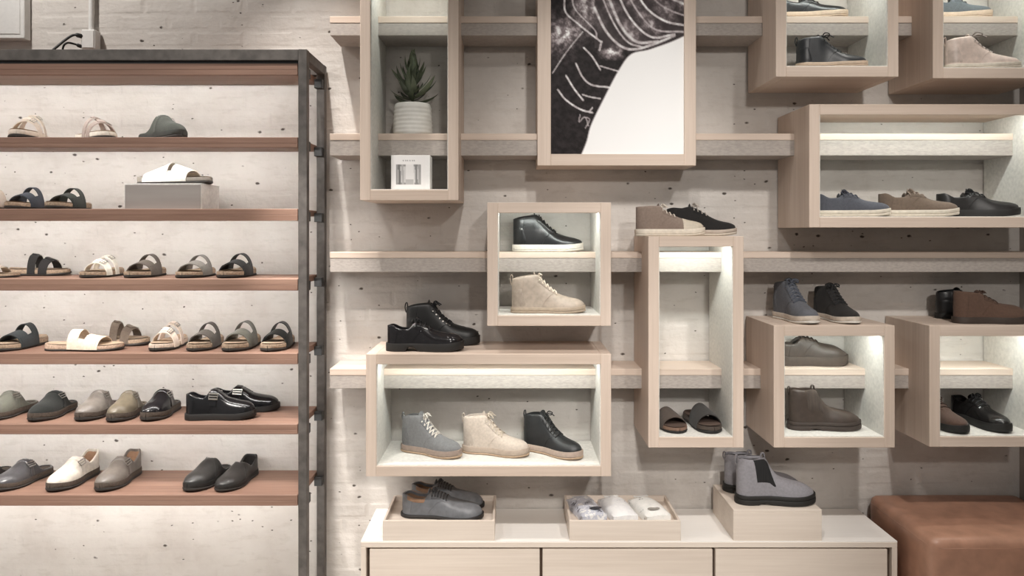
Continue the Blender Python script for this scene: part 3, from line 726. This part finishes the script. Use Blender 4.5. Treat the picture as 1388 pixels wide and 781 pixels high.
S_SLIP = [(0, .84), (.34, .80), (.40, .58), (.46, .26), (.50, .0), (1, 0)]

BLK, DBR = (.012, .012, .013), (.045, .030, .022)
def c3(h): return tuple(((int(h[i:i+2], 16)/255+.055)/1.055)**2.4 if int(h[i:i+2], 16) > 10 else int(h[i:i+2], 16)/255/12.92 for i in (0, 2, 4))
CORK = plain('cork', c3('a08c78'), .9, .3, 140, .3); CORKD = plain('dark_cork', c3('4d433b'), .9, .3, 140, .3)
INSOLE = plain('suede_footbed', c3('b09a84'), .95, .15, 60); DARK_LINING = plain('dark_lining', (.02, .017, .015), .95); TAN_LINING = plain('tan_lining', c3('9a7a62'), .9); GREY_LINING = plain('grey_lining', c3('8a8682'), .95)
BLACK_SOLE = mat_rubber((.014, .013, .012)); DK_SOLE = mat_rubber((.03, .026, .023))

def sandal(col, style='two', leather=False, cork=CORK, buckle=True, out=DK_SOLE, insole=INSOLE):
    s = Shoe([(0, .03), (1, .03)], [(0, 0), (1, 0)], sole=.034, L=.27, W=.105, toe=.22, heel=.16, spring=.006, waist=.80)
    m = mat_leather(col, .42) if leather else mat_suede(col)
    s.footbed(cork, out, insole)
    if style == 'two':
        s.strap(.36, .50, m, (.100, .096), skew=-.02); s.strap(.60, .75, m, (.083, .072), skew=.02)
        if buckle:
            s.buckle_on_strap(.38, .48, (.102, .098), 1.05, silver, skew=-.02); s.buckle_on_strap(.62, .73, (.086, .075), 1.05, silver, skew=.02)
            s.strap(.385, .475, m, (.104, .100), skew=-.02, name='strap_end', a0=.95, a1=1.9, lift=.002); s.strap(.625, .725, m, (.087, .076), skew=.02, name='strap_end', a0=.95, a1=1.9, lift=.002)
    elif style == 'slipper':
        s.strap(.13, .47, m, (.056, .104), nu=9, name='strap'); s.strap(.53, .76, m, (.096, .066), nu=7)
        for a0, a1 in ((0, .8), (math.pi-.8, math.pi)): s.strap(.30, .76, m, (.080, .066), name='side_strap', a0=a0, a1=a1, nv=9, lift=.0008)
    elif style == 'wide':
        s.strap(.40, .78, m, (.096, .070), nu=9)
    elif style == 'cross':
        s.strap(.34, .48, m, (.106, .104), skew=.0); s.strap(.56, .76, m, (.080, .066), skew=.0)
        for a0, a1 in ((0, .62), (math.pi-.62, math.pi)): s.strap(.37, .73, m, (.101, .072), name='side_strap', a0=a0, a1=a1, nv=9, lift=.0008)
    elif style == 'back':
        s.strap(.40, .56, m, (.098, .090), skew=.03); s.strap(.62, .77, m, (.080, .068), skew=-.03); s.strap(.02, .10, m, (.088, .086), skew=.0, z0=.03)
    return s
def clog(col, leather=True, closed=False, sole=CORKD, buckle=True, rough=.33, lining=TAN_LINING, plain_top=False):
    s = Shoe(P_SLIP if closed else P_CLOG, S_SLIP if closed else S_CLOG, sole=.026, L=.275, W=.106, toe=.22, toeround=.16, spring=.008)
    m = mat_leather(col, rough) if leather else mat_suede(col)
    s.slab('outsole', DK_SOLE, 0, .010, .003); s.slab('midsole', sole, .010, .027, .0025, bulge=.0005)
    s.upper(m, lining)
    if not plain_top:
        s.across('strap', .47, .56, .10, m, off=.0032)
        if buckle:
            for sg in (1,):
                g = [s.surf(t, a, sg, .0065) for t, a in ((.455, 1.05), (.575, 1.05), (.575, .70), (.455, .70))]; s.add('buckle', merge([tube(g, .0022, 6, True), tube([g[0]*.5+g[3]*.5, g[1]*.5+g[2]*.5], .0016, 6)]), silver, 50)
    for sg in (-1, 1): s.stitch(m, lambda q: (.46+.12*q, 1.45-1.3*q), sg)
    return s
def low_shoe(col, kind='leather', sole=DK_SOLE, lace=BLK, rough=.3, heel=False, prof=None, mid=None, lining=DARK_LINING, toe=.2, lace_n=4, bow=.7, pointy=1.0, cap=False, sole_h=.026, counter=None, toeround=.13, toecol=None, collar=None):
    s = Shoe(prof or P_LOW, S_LOW, sole=sole_h, toe=toe, toeround=toeround, pointy=pointy)
    m = mat_leather(col, rough) if kind == 'leather' else mat_suede(col)
    if mid: s.slab('outsole', sole, 0, .008, .004, arch=0); s.slab('midsole', mid, .008, sole_h+.001, .0045)
    else: s.slab('outsole', sole, 0, sole_h, .005, arch=.012 if heel else 0)
    s.upper(m, lining); s.tongue(m, .35, .62, .018, .014)
    s.laces(plain('lace', lace, .8), .385, .56, lace_n, .0026, bow, cross=False)
    for sg in (-1, 1):
        s.stitch(m, lambda q: (.60-.26*q, 1.35-1.25*q), sg); s.stitch(m, lambda q: (.16-.04*q, 1.4-1.35*q), sg)
    fm = mat_leather(tuple(x*.82 for x in col), rough) if kind == 'leather' else mat_suede(tuple(x*.82 for x in col))
    for sg in (-1, 1): s.patch('facing', lambda u, v: (.365+.225*u, .78+.10*u+(.62-.10*u)*v), fm, sg, .0014)
    if cap: s.across('toe_cap', .80, .985, .02, m, off=.0012)
    if counter:
        for sg in (-1, 1): s.patch('heel_counter', lambda u, v: (.004+.17*u*(1-.35*v), .03+1.48*v), counter, sg, .0015)
    if collar:
        for sg in (-1, 1): s.patch('collar', lambda u, v: (.07+.24*u, .85+.68*v), collar, sg, .0014)
    if toecol: s.across('toe_cap', .66, .992, .03, toecol, off=.0014, nu=10)
    return s
def lace_boot(col, kind='leather', sole=DK_SOLE, mid=None, lace=BLK, rough=.4, prof=None, lining=DARK_LINING, tab=True, n=6, bow=.8, sole_h=.028, toe=.2, cap=False, eyelet=None, arch=0, W=.098, pointy=1.0, tabcol=None):
    s = Shoe(prof or P_BOOT, S_HIGH, sole=sole_h, toe=toe, W=W, pointy=pointy)
    m = mat_leather(col, rough) if kind == 'leather' else mat_suede(col)
    if mid: s.slab('outsole', sole, 0, .008, .005, arch=arch); s.slab('midsole', mid, .008, sole_h+.002, .0045)
    else: s.slab('outsole', sole, 0, sole_h, .0045, arch=arch)
    s.upper(m, lining); s.tongue(m, .33, .64, .021, .016, .006)
    s.laces(plain('lace', lace, .8), .375, .61, n, .0027, bow, eyelet=eyelet)
    if tab: s.pull_tab(mat_leather(tabcol or col, .5))
    for sg in (-1, 1):
        s.stitch(m, lambda q: (.64-.22*q, 1.35-1.3*q), sg); s.stitch(m, lambda q: (.17-.03*q, 1.45-1.4*q), sg)
    fm = mat_leather(tuple(x*.82 for x in col), rough) if kind == 'leather' else mat_suede(tuple(x*.82 for x in col))
    for sg in (-1, 1):
        s.patch('facing', lambda u, v: (.345+.285*u, .86+.12*u+(.56-.12*u)*v), fm, sg, .0014)
        s.patch('heel_counter', lambda u, v: (.006+.20*u*(1-.35*v), .04+.62*v), fm, sg, .0017)
    if cap: s.across('toe_cap', .79, .985, .02, m, off=.0012)
    return s
def chelsea(col, kind='suede', sole=BLACK_SOLE, elastic=BLK, rough=.45):
    s = Shoe(P_CHEL, S_CHEL, sole=.034, toe=.24, W=.104, toeround=.18)
    m = mat_leather(col, rough) if kind == 'leather' else mat_suede(col)
    s.slab('outsole', sole, 0, .020, .006, arch=.006); s.slab('midsole', sole, .020, .035, .005)
    s.upper(m, DARK_LINING, nt=50)
    em = plain('elastic', elastic, .9, .3, 200, .4, stretch=(1, .1, .1))
    for sg in (-1, 1): s.patch('elastic_panel', lambda u, v: ((.23-.05*v)+u*((.50-.16*v)-(.23-.05*v)), .34+1.2*v), em, sg, .0018, 12, 12)
    s.pull_tab(m, 0, .020, .010)
    p = .36; s.add('front_tab', tube(spline([tuple(s.surf(p, 1.56, 1)+np.array([.008, 0, -.018])), tuple(s.surf(p, 1.56, 1)+np.array([.006, 0, .010])), tuple(s.surf(p, 1.56, 1)+np.array([-.004, 0, .012])), tuple(s.surf(p, 1.56, 1)+np.array([-.008, 0, -.012]))], 4), .004, 6), m, 60)
    return s
def monk(col):
    s = low_shoe(col, rough=.2, sole=BLACK_SOLE, prof=P_LOW, sole_h=.020); s.parts = [p for p in s.parts if p[0] not in ('laces', 'tongue')]
    m = mat_leather(col, .18); s.across('strap', .36, .47, .35, m, off=.004)
    for sg in (-1, 1):
        g = [s.surf(t, a, sg, .007) for t, a in ((.35, 1.05), (.48, 1.05), (.48, .72), (.35, .72))]; s.add('buckle', merge([tube(g, .0026, 6, True), tube([g[0]*.5+g[3]*.5, g[1]*.5+g[2]*.5], .0018, 6)]), silver, 50)
    return s

FITLOG = []
SUBPART = dict(stitching='upper', heel_counter='upper', toe_cap='upper', facing='upper', elastic_panel='upper', collar='upper', eyelet='upper', pull_tab='upper', front_tab='upper', buckle='strap', strap_end='strap')
def place(s, name, label, cat, px0, px1, pytop, zsurf, yaw, yc, group=None, smin=.72, smax=1.28, mirror=False):
    """stand the shoe on its shelf at depth yc, sized and shifted along the shelf so that it spans the measured width"""
    fit_names = ('upper', 'strap', 'outsole', 'midsole'); allv = np.concatenate([p[1] for p in s.parts if p[0] in fit_names]); tops = np.concatenate([p[1] for p in s.parts if p[0] in (('upper',) if any(q[0] == 'upper' for q in s.parts) else ('strap',))])
    sgn = -1 if mirror else 1
    if isinstance(yaw, str):            # turn the shoe on its shelf until its real size spans the measured width
        best = None
        for k in range(0, 86, 2):
            a = -90-k if yaw[0] == 'L' else -90+k
            ca, sa = math.cos(R(a)), math.sin(R(a)); v = allv-np.array([s.L/2, 0, 0]); q = np.stack([v[:, 0]*ca-v[:, 1]*sgn*sa, v[:, 0]*sa+v[:, 1]*sgn*ca], 1)
            u = VX+(q[:, 0]+PX((px0+px1)/2, yc))/(q[:, 1]+yc+D)*F; e = abs((u.max()-u.min())-(px1-px0))
            if best is None or e < best[0]: best = (e, a)
        yaw = best[1]
    c, n = math.cos(R(yaw)), math.sin(R(yaw)); sc, szz, xw = 1.0, 1.0, PX((px0+px1)/2, yc)
    def world(v, sc, sz):
        q = (v-np.array([s.L/2, 0, 0]))*np.array([sc, sc*sgn, sc*sz]); return np.stack([q[:, 0]*c-q[:, 1]*n, q[:, 0]*n+q[:, 1]*c, q[:, 2]], 1)
    for it in range(8):
        q = world(allv, sc, szz)+np.array([xw, yc, zsurf]); u = VX+q[:, 0]/(q[:, 1]+D)*F
        sc = min(smax, max(smin, sc*(px1-px0)/(u.max()-u.min())))
        q = world(allv, sc, szz)+np.array([xw, yc, zsurf]); u = VX+q[:, 0]/(q[:, 1]+D)*F
        xw += ((px0+px1)/2-(u.max()+u.min())/2)/F*(D+yc)
        q = world(tops, sc, szz)+np.array([xw, yc, zsurf]); k = np.argmin(VY+(EYE-q[:, 2])/(q[:, 1]+D)*F); zt = EYE-(pytop-VY)/F*(q[k, 1]+D)
        szz = min(1.45, max(.62, szz*(zt-zsurf)/(q[k, 2]-zsurf+1e-9)))
    q = world(allv, sc, szz); y1 = yc+q[:, 1].max()
    if y1 > -.012: yc -= y1+.012
    FITLOG.append((label[:44], round(sc, 2), round(szz, 2), yaw, round(yc+q[:, 1].min(), 3), round(yc+q[:, 1].max(), 3)))
    r = empty(name, (xw, yc, zsurf), label, cat, group, R(yaw))
    zmin = allv[:, 2].min()
    made = {}
    for nm, v, f, m, sm in sorted(s.parts, key=lambda p: p[0] in SUBPART):
        vv = (v-np.array([s.L/2, 0, zmin]))*np.array([sc, sc*sgn, sc*szz]); o = mesh_obj(nm, vv, f, m, r, smooth=sm); made.setdefault(nm, []).append(o)
        if nm in SUBPART and SUBPART[nm] in made:
            hosts = made[SUBPART[nm]]; o.parent = hosts[min(len(made[nm]), len(hosts))-1]
    return r

# --- sandals and clogs on the shelf unit
G2, G3, G4, G5, G6, G7 = ['footwear on shelf tier %s of the shelf unit' % k for k in ('two', 'three', 'four', 'five', 'six', 'seven')]
yl = -.17
place(sandal(c3('cfc2b4'), 'two', cork=plain('cream_sole', c3('e2d6c8'), .8)), 'sandal', 'cream strap sandal with cream sole beside the taupe strap sandal', 'sandal', 10, 68, 158, SZ[1], 'R', yl, G2)
place(sandal(c3('a99a92'), 'two', cork=plain('ivory_sole', c3('ece6da'), .8)), 'sandal', 'taupe strap sandal with ivory sole between a cream and a dark green sandal', 'sandal', 101, 160, 160, SZ[1], 'R', yl, G2)
place(clog(c3('4d504b'), False, False, mat_rubber(c3('3c3e3b'))), 'clog', 'dark green-grey backless clog alone beside the empty end of the highest shoe shelf', 'clog', 187, 255, 157, SZ[1], 'R', yl, G2)
place(sandal(c3('b8a99c'), 'wide'), 'sandal', 'beige sandal beside the navy sandal on the plinth shelf', 'sandal', -46, 22, 256, SZ[2], 'L', yl, G3)
place(sandal(c3('2e323c'), 'cross'), 'sandal', 'navy blue two-strap sandal between a beige and a black sandal', 'sandal', 5, 69, 254, SZ[2], 'L', yl, G3)
place(sandal(c3('262a26'), 'cross'), 'sandal', 'black-green two-strap sandal standing next to the grey metal plinth', 'sandal', 60, 125, 255, SZ[2], 'L', yl-.02, G3)
place(sandal(c3('dedad2'), 'slipper', leather=True, cork=plain('grey_cork', c3('8c857c'), .9), buckle=True), 'sandal', 'white leather sandal on top of the grey metal plinth', 'sandal', 185, 289, 220, gz1, -6, gy0+.09, G3)
place(sandal(c3('b5a99c'), 'two'), 'sandal', 'pale beige sandal in front of the black buckled sandal', 'sandal', -62, 28, 357, SZ[3], 6, -.235, G4)
place(sandal(c3('1d1a1a'), 'two'), 'sandal', 'black buckled sandal with tan sole behind a pale beige sandal', 'sandal', 10, 96, 345, SZ[3], 2, -.10, G4)
place(sandal(c3('e4dfd4'), 'two', leather=True), 'sandal', 'off-white leather two-strap sandal beside a brown-grey sandal', 'sandal', 107, 169, 347, SZ[3], 'L', yl, G4)
place(sandal(c3('554c45'), 'cross'), 'sandal', 'brown-grey two-strap sandal between a white and a grey sandal', 'sandal', 167, 226, 344, SZ[3], 'L', yl, G4)
place(sandal(c3('75716b'), 'cross'), 'sandal', 'mid-grey two-strap sandal between a brown-grey and a black sandal', 'sandal', 237, 293, 345, SZ[3], 'L', yl, G4)
place(sandal(c3('141414'), 'cross'), 'sandal', 'black two-strap sandal, last on its shelf beside the mid-grey sandal', 'sandal', 293, 348, 343, SZ[3], 'L', yl, G4)
place(sandal(c3('23282a'), 'cross'), 'sandal', 'black-teal sandal on the shelf with the side-on beige sandal', 'sandal', -12, 66, 437, SZ[4], 'L', yl, G5)
place(sandal(c3('d9cbb9'), 'cross', cork=plain('pink_cork', c3('b79f8c'), .9, .3, 140)), 'sandal', 'beige sandal lying side-on in front of a grey-brown sandal', 'sandal', 60, 169, 446, SZ[4], 2, -.235, G5)
place(sandal(c3('66594e'), 'two'), 'sandal', 'grey-brown buckled sandal behind the side-on beige sandal', 'sandal', 122, 204, 436, SZ[4], 0, -.10, G5)
place(sandal(c3('d6c6b8'), 'two', cork=plain('pale_cork', c3('d8c8b8'), .9, .2, 140)), 'sandal', 'cream-pink sandal with two straps beside a dark brown sandal', 'sandal', 201, 255, 437, SZ[4], 'L', yl, G5)
place(sandal(c3('4a443f'), 'cross'), 'sandal', 'dark brown two-strap sandal between a cream-pink and an olive-grey sandal', 'sandal', 252, 304, 436, SZ[4], 'L', yl, G5)
place(sandal(c3('5e5d56'), 'cross', leather=True), 'sandal', 'olive-grey two-strap sandal between dark brown and black sandals', 'sandal', 300, 354, 434, SZ[4], 'L', yl, G5)
place(sandal(c3('1b1d1d'), 'cross', leather=True), 'sandal', 'black leather two-strap sandal at the steel post end of its shelf', 'sandal', 352, 400, 435, SZ[4], 'L', yl, G5)
place(clog(c3('66665d')), 'clog', 'olive-grey backless clog beside an all-black clog', 'clog', -32, 53, 530, SZ[5], 'L', yl, G6)
place(clog(c3('1c1e1c'), False), 'clog', 'matt black backless clog between two grey-toned clogs', 'clog', 36, 106, 530, SZ[5], 'L', yl, G6)
place(clog(c3('77706a')), 'clog', 'warm grey leather clog beside the matt black clog', 'clog', 100, 163, 529, SZ[5], 'L', yl, G6)
place(clog(c3('6b6253')), 'clog', 'bronze-olive leather clog between a warm grey clog and a glossy black clog', 'clog', 143, 201, 530, SZ[5], 'L', yl-.02, G6)
place(clog(c3('1f1e20'), rough=.2), 'clog', 'glossy black leather clog beside the pair of buckled black shoes', 'clog', 189, 246, 528, SZ[5], 'L', yl, G6)
place(monk((.010, .010, .011)), 'monk_strap_shoe', 'glossy black buckled monk shoe standing in front of its twin', 'shoe', 250, 348, 528, SZ[5], 6, -.235, G6)
place(monk((.010, .010, .011)), 'monk_strap_shoe', 'glossy black buckled monk shoe half hidden behind its twin', 'shoe', 283, 380, 523, SZ[5], 4, -.09, G6)
place(clog(c3('2a2420'), False), 'clog', 'dark brown clog beside the charcoal clog on the lowest shelf', 'clog', -58, 18, 627, SZ[6], 'L', yl, G7)
place(clog(c3('4a494b'), rough=.28), 'clog', 'charcoal leather backless clog beside the cream closed shoe', 'clog', -12, 73, 622, SZ[6], 'L', yl, G7)
place(clog(c3('c6beb3'), True, True, rough=.5), 'slip_on_shoe', 'cream slip-on shoe with a raised heel on the lowest shelf', 'shoe', 61, 136, 608, SZ[6], 'L', yl, G7)
place(clog(c3('67605a'), True, True, rough=.35), 'slip_on_shoe', 'grey-brown slip-on shoe with a raised heel on the lowest shelf', 'shoe', 127, 193, 608, SZ[6], 'L', yl, G7)
place(clog(c3('2d2c2b'), True, False, BLACK_SOLE, False, .38, DARK_LINING, True), 'clog', 'black rubber clog turned heel-away, with a low open back', 'clog', 247, 315, 620, SZ[6], 'L', yl, G7)
place(clog(c3('2d2b2a'), True, True, BLACK_SOLE, False, .38, DARK_LINING, True), 'clog', 'black rubber clog with a raised heel, beside the open-backed black clog', 'clog', 290, 351, 615, SZ[6], 'L', yl, G7)

# --- shoes in and on the display boxes
GB = 'shoes displayed in and on the ash boxes'
BEIGE_SOLE = mat_rubber(c3('c0ab96')); WHITE_SOLE = mat_rubber(c3('d8d4cc')); CREAM_SOLE = mat_rubber(c3('cfc6b8')); GUM = mat_rubber(c3('a89078'))
ys_ = -.105
place(low_shoe((.015, .015, .016), sole=BEIGE_SOLE, mid=BEIGE_SOLE), 'low_shoe', 'black low shoe with beige sole on the ledge above the black ankle boot', 'shoe', 1052, 1150, -2, RZ[0], -4, -.14, GB)
place(lace_boot((.020, .022, .025), sole=BEIGE_SOLE, mid=BEIGE_SOLE, prof=P_HIGH, sole_h=.022, bow=1.2, pointy=.9), 'ankle_boot', 'black ankle boot with beige sole and looped laces under a ledge', 'boot', 1077, 1177, 49, B3['floor'], -4, -.295, GB)
place(low_shoe(c3('595e62'), 'suede', sole=BEIGE_SOLE, mid=BEIGE_SOLE), 'low_shoe', 'blue-grey low shoe with beige sole on the ledge above the blush ankle boot', 'shoe', 1258, 1346, -2, RZ[0], -6, -.14, GB)
place(lace_boot(c3('cdbcb2'), sole=CREAM_SOLE, mid=CREAM_SOLE, prof=P_HIGH, lace=c3('8d857f'), sole_h=.022, bow=1.3, pointy=.9, lining=GREY_LINING), 'ankle_boot', 'pale blush ankle boot with cream sole and loose laces', 'boot', 1277, 1385, 49, B4['floor'], -4, -.295, GB)
place(low_shoe(c3('4b4d55'), 'suede', sole=CREAM_SOLE, mid=CREAM_SOLE, prof=P_MOC, lace=c3('3a3c48'), sole_h=.020), 'low_shoe', 'blue moccasin shoe with pale sole in the wide box', 'shoe', 1101, 1208, 262, B5['floor'], -8, -.27, GB)
place(low_shoe(c3('6b5c50'), 'suede', sole=CREAM_SOLE, mid=CREAM_SOLE, prof=P_MOC, lace=c3('8b7c70'), sole_h=.020), 'low_shoe', 'taupe moccasin shoe with pale sole between the blue and black shoes', 'shoe', 1188, 1301, 261, B5['floor'], -8, -.27, GB)
place(low_shoe((.016, .015, .015), 'leather', prof=P_MOC, sole_h=.022, rough=.4, sole=BLACK_SOLE), 'low_shoe', 'all-black moccasin shoe beside the taupe one in the wide box', 'shoe', 1266, 1384, 261, B5['floor'], -8, -.27, GB)
place(lace_boot((.014, .014, .015), sole=WHITE_SOLE, mid=WHITE_SOLE, prof=P_HIGH, rough=.28, sole_h=.026, bow=0, tab=False), 'high_top_sneaker', 'black leather high-top sneaker with white sole on the ledge of the square box', 'sneaker', 694, 791, 291, RZ[2], 0, ys_, GB)
place(lace_boot(c3('b5a799'), sole=mat_rubber(c3('a89886')), mid=mat_rubber(c3('a89886')), prof=P_HIGH, rough=.5, sole_h=.020, lace=c3('d8cbbb'), bow=.4, lining=GREY_LINING), 'high_top_sneaker', 'beige leather high-top sneaker on the floor of the square box', 'sneaker', 692, 794, 372, B6['floor'], 0, -.27, GB)
place(low_shoe(c3('7d6e64'), 'suede', sole=CREAM_SOLE, mid=CREAM_SOLE, prof=[(0, .112), (.08, .114), (.2, .116), (.34, .116), (.42, .100), (.56, .080), (.7, .066), (.84, .055), (1, .042)], lace=c3('cfc6ba'), lining=GREY_LINING, sole_h=.026, toecol=mat_leather(c3('b8ae9e'), .6)), 'sneaker', 'taupe sneaker with a pale toe on top of the tall box', 'sneaker', 860, 956, 279, B7['top'], 0, -.26, GB)
place(low_shoe((.012, .011, .011), 'suede', sole=CREAM_SOLE, mid=mat_rubber(c3('b9aca0')), lace=c3('b8b0a8'), sole_h=.020, prof=[(0, .095), (.08, .1), (.2, .098), (.34, .104), (.42, .098), (.56, .078), (.7, .060), (.84, .048), (1, .038)]), 'sneaker', 'black suede sneaker behind the taupe sneaker on the tall box', 'sneaker', 902, 999, 280, B7['top'], -3, -.09, GB)
place(sandal(c3('4a3f38'), 'wide', cork=mat_rubber(c3('7a6152')), out=BLACK_SOLE, insole=plain('brown_footbed', c3('54433a'), .9)), 'slide_sandal', 'brown slide sandal with a wide strap in the tall box', 'sandal', 880, 932, 551, B7['floor'], 'R', -.19, GB)
place(sandal(c3('33302e'), 'wide', cork=mat_rubber(c3('4a4039')), out=BLACK_SOLE, insole=plain('brown_footbed', c3('54433a'), .9)), 'slide_sandal', 'black slide sandal with a wide strap beside the brown slide', 'sandal', 925, 979, 546, B7['floor'], 'R', -.19, GB)
place(low_shoe((.013, .012, .013), rough=.16, sole=BLACK_SOLE, heel=True, sole_h=.025, cap=True, bow=.6), 'derby_shoe', 'glossy black derby shoe in front of a black boot on the wide box', 'shoe', 523, 629, 436, B8['top'], 0, -.265, GB)
place(lace_boot((.012, .012, .012), rough=.45, sole=BLACK_SOLE, arch=.01, prof=P_BOOT, bow=.8, eyelet=silver), 'lace_up_boot', 'black lace-up boot behind the glossy derby shoe', 'boot', 549, 651, 410, B8['top'], -4, -.085, GB)
place(lace_boot(c3('767677'), 'suede', sole=GUM, mid=mat_rubber(c3('948378')), lace=c3('c9c2ba'), lining=GREY_LINING, bow=.7), 'ankle_boot', 'grey suede lace-up ankle boot with gum sole in the wide box', 'boot', 543, 627, 560, B8['floor'], 'R', -.20, GB)
place(lace_boot(c3('bdb0a4'), 'suede', sole=GUM, mid=mat_rubber(c3('a8988a')), lace=c3('b5a898'), lining=GREY_LINING, bow=.9), 'ankle_boot', 'beige lace-up ankle boot between the grey and the black boot', 'boot', 626, 718, 560, B8['floor'], 'R', -.20, GB)
place(lace_boot((.020, .021, .022), 'leather', sole=GUM, mid=mat_rubber(c3('a8968a')), lace=(.02, .02, .02), bow=.9), 'ankle_boot', 'black leather lace-up ankle boot with gum sole in the wide box', 'boot', 708, 791, 558, B8['floor'], 'R', -.20, GB)
place(lace_boot(c3('5a5c62'), 'suede', sole=WHITE_SOLE, mid=mat_rubber(c3('c9bdb0')), lace=c3('4a4e58'), prof=P_HIGH, sole_h=.024, tab=False), 'high_top_sneaker', 'blue-grey high-top sneaker with pale sole on top of a square box', 'sneaker', 1046, 1112, 381, B9['top'], 'R', -.20, GB)
place(lace_boot((.014, .012, .011), 'suede', sole=WHITE_SOLE, mid=mat_rubber(c3('c9bdb0')), lace=BLK, prof=P_HIGH, sole_h=.024, tab=False), 'high_top_sneaker', 'black high-top sneaker with pale sole beside the blue-grey one', 'sneaker', 1101, 1168, 387, B9['top'], 'R', -.19, GB)
place(low_shoe(c3('453c36'), rough=.5, sole=mat_rubber(c3('4a4039')), sole_h=.036, bow=0, lace=c3('3c342e'), prof=[(0, .085), (.2, .085), (.34, .108), (.44, .106), (.6, .088), (.82, .075), (1, .05)], toeround=.2), 'derby_shoe', 'brown chunky derby shoe on the ledge above the brown chelsea boot', 'shoe', 1052, 1150, 456, RZ[3], 0, ys_, GB)
place(chelsea(c3('463c36'), 'leather', mat_rubber(c3('3f3631')), c3('4a413b')), 'chelsea_boot', 'brown chelsea boot on the floor of the square box', 'boot', 1066, 1168, 525, B9['floor'], 0, -.235, GB)
place(lace_boot((.012, .012, .013), rough=.4, sole=BLACK_SOLE, tab=False, bow=0), 'ankle_boot', 'black boot behind the brown suede shoe on top of a box', 'boot', 1266, 1366, 392, B10['top'], 0, -.10, GB)
place(low_shoe(c3('5c463a'), 'suede', sole=mat_rubber(c3('3a302a')), sole_h=.024, lace=c3('4a382e'), bow=.5, prof=[(0, .118), (.1, .118), (.2, .115), (.34, .112), (.46, .096), (.62, .075), (.82, .066), (1, .05)], toeround=.18), 'low_boot', 'brown suede low boot in front of a black boot on top of a box', 'boot', 1289, 1395, 394, B10['top'], 0, -.27, GB)
place(low_shoe(c3('4a362d'), 'suede', sole=BLACK_SOLE, lace=c3('3a2a22')), 'low_shoe', 'dark brown suede shoe partly behind the box side beside a black derby', 'shoe', 1236, 1315, 538, B10['floor'], 'R', -.20, GB)
place(low_shoe((.013, .012, .012), rough=.22, sole=BLACK_SOLE, heel=True, sole_h=.026), 'derby_shoe', 'black polished derby shoe beside the dark brown suede shoe', 'shoe', 1286, 1373, 535, B10['floor'], 'R', -.19, GB)

# --- on the cabinet
place(low_shoe(c3('74767a'), rough=.38, sole=mat_rubber(c3('2a2726')), lace=c3('4a4a4c'), prof=P_LOW, lace_n=6, bow=.4, lining=TAN_LINING, sole_h=.013, collar=TAN_LINING), 'sneaker', 'grey leather sneaker with tan lining in front of its twin in the tray', 'sneaker', 543, 656, 664, T1['z'], -6, -.245, 'grey sneakers in the tray')
place(low_shoe(c3('74767a'), rough=.38, sole=mat_rubber(c3('2a2726')), lace=c3('4a4a4c'), prof=P_LOW, lace_n=6, bow=.4, lining=TAN_LINING, sole_h=.013, collar=TAN_LINING), 'sneaker', 'grey leather sneaker at the back of the tray behind its twin', 'sneaker', 556, 657, 652, T1['z'], -8, -.125, 'grey sneakers in the tray')
place(chelsea(c3('8b898e'), 'suede'), 'chelsea_boot', 'grey suede chelsea boot with black sole standing in front of its twin on the riser', 'boot', 995, 1106, 617, rz1, 0, -.27, 'grey chelsea boots on the riser')
place(chelsea(c3('8b898e'), 'suede'), 'chelsea_boot', 'grey suede chelsea boot behind its twin on the riser', 'boot', 979, 1084, 612, rz1, 0, -.125, 'grey chelsea boots on the riser')
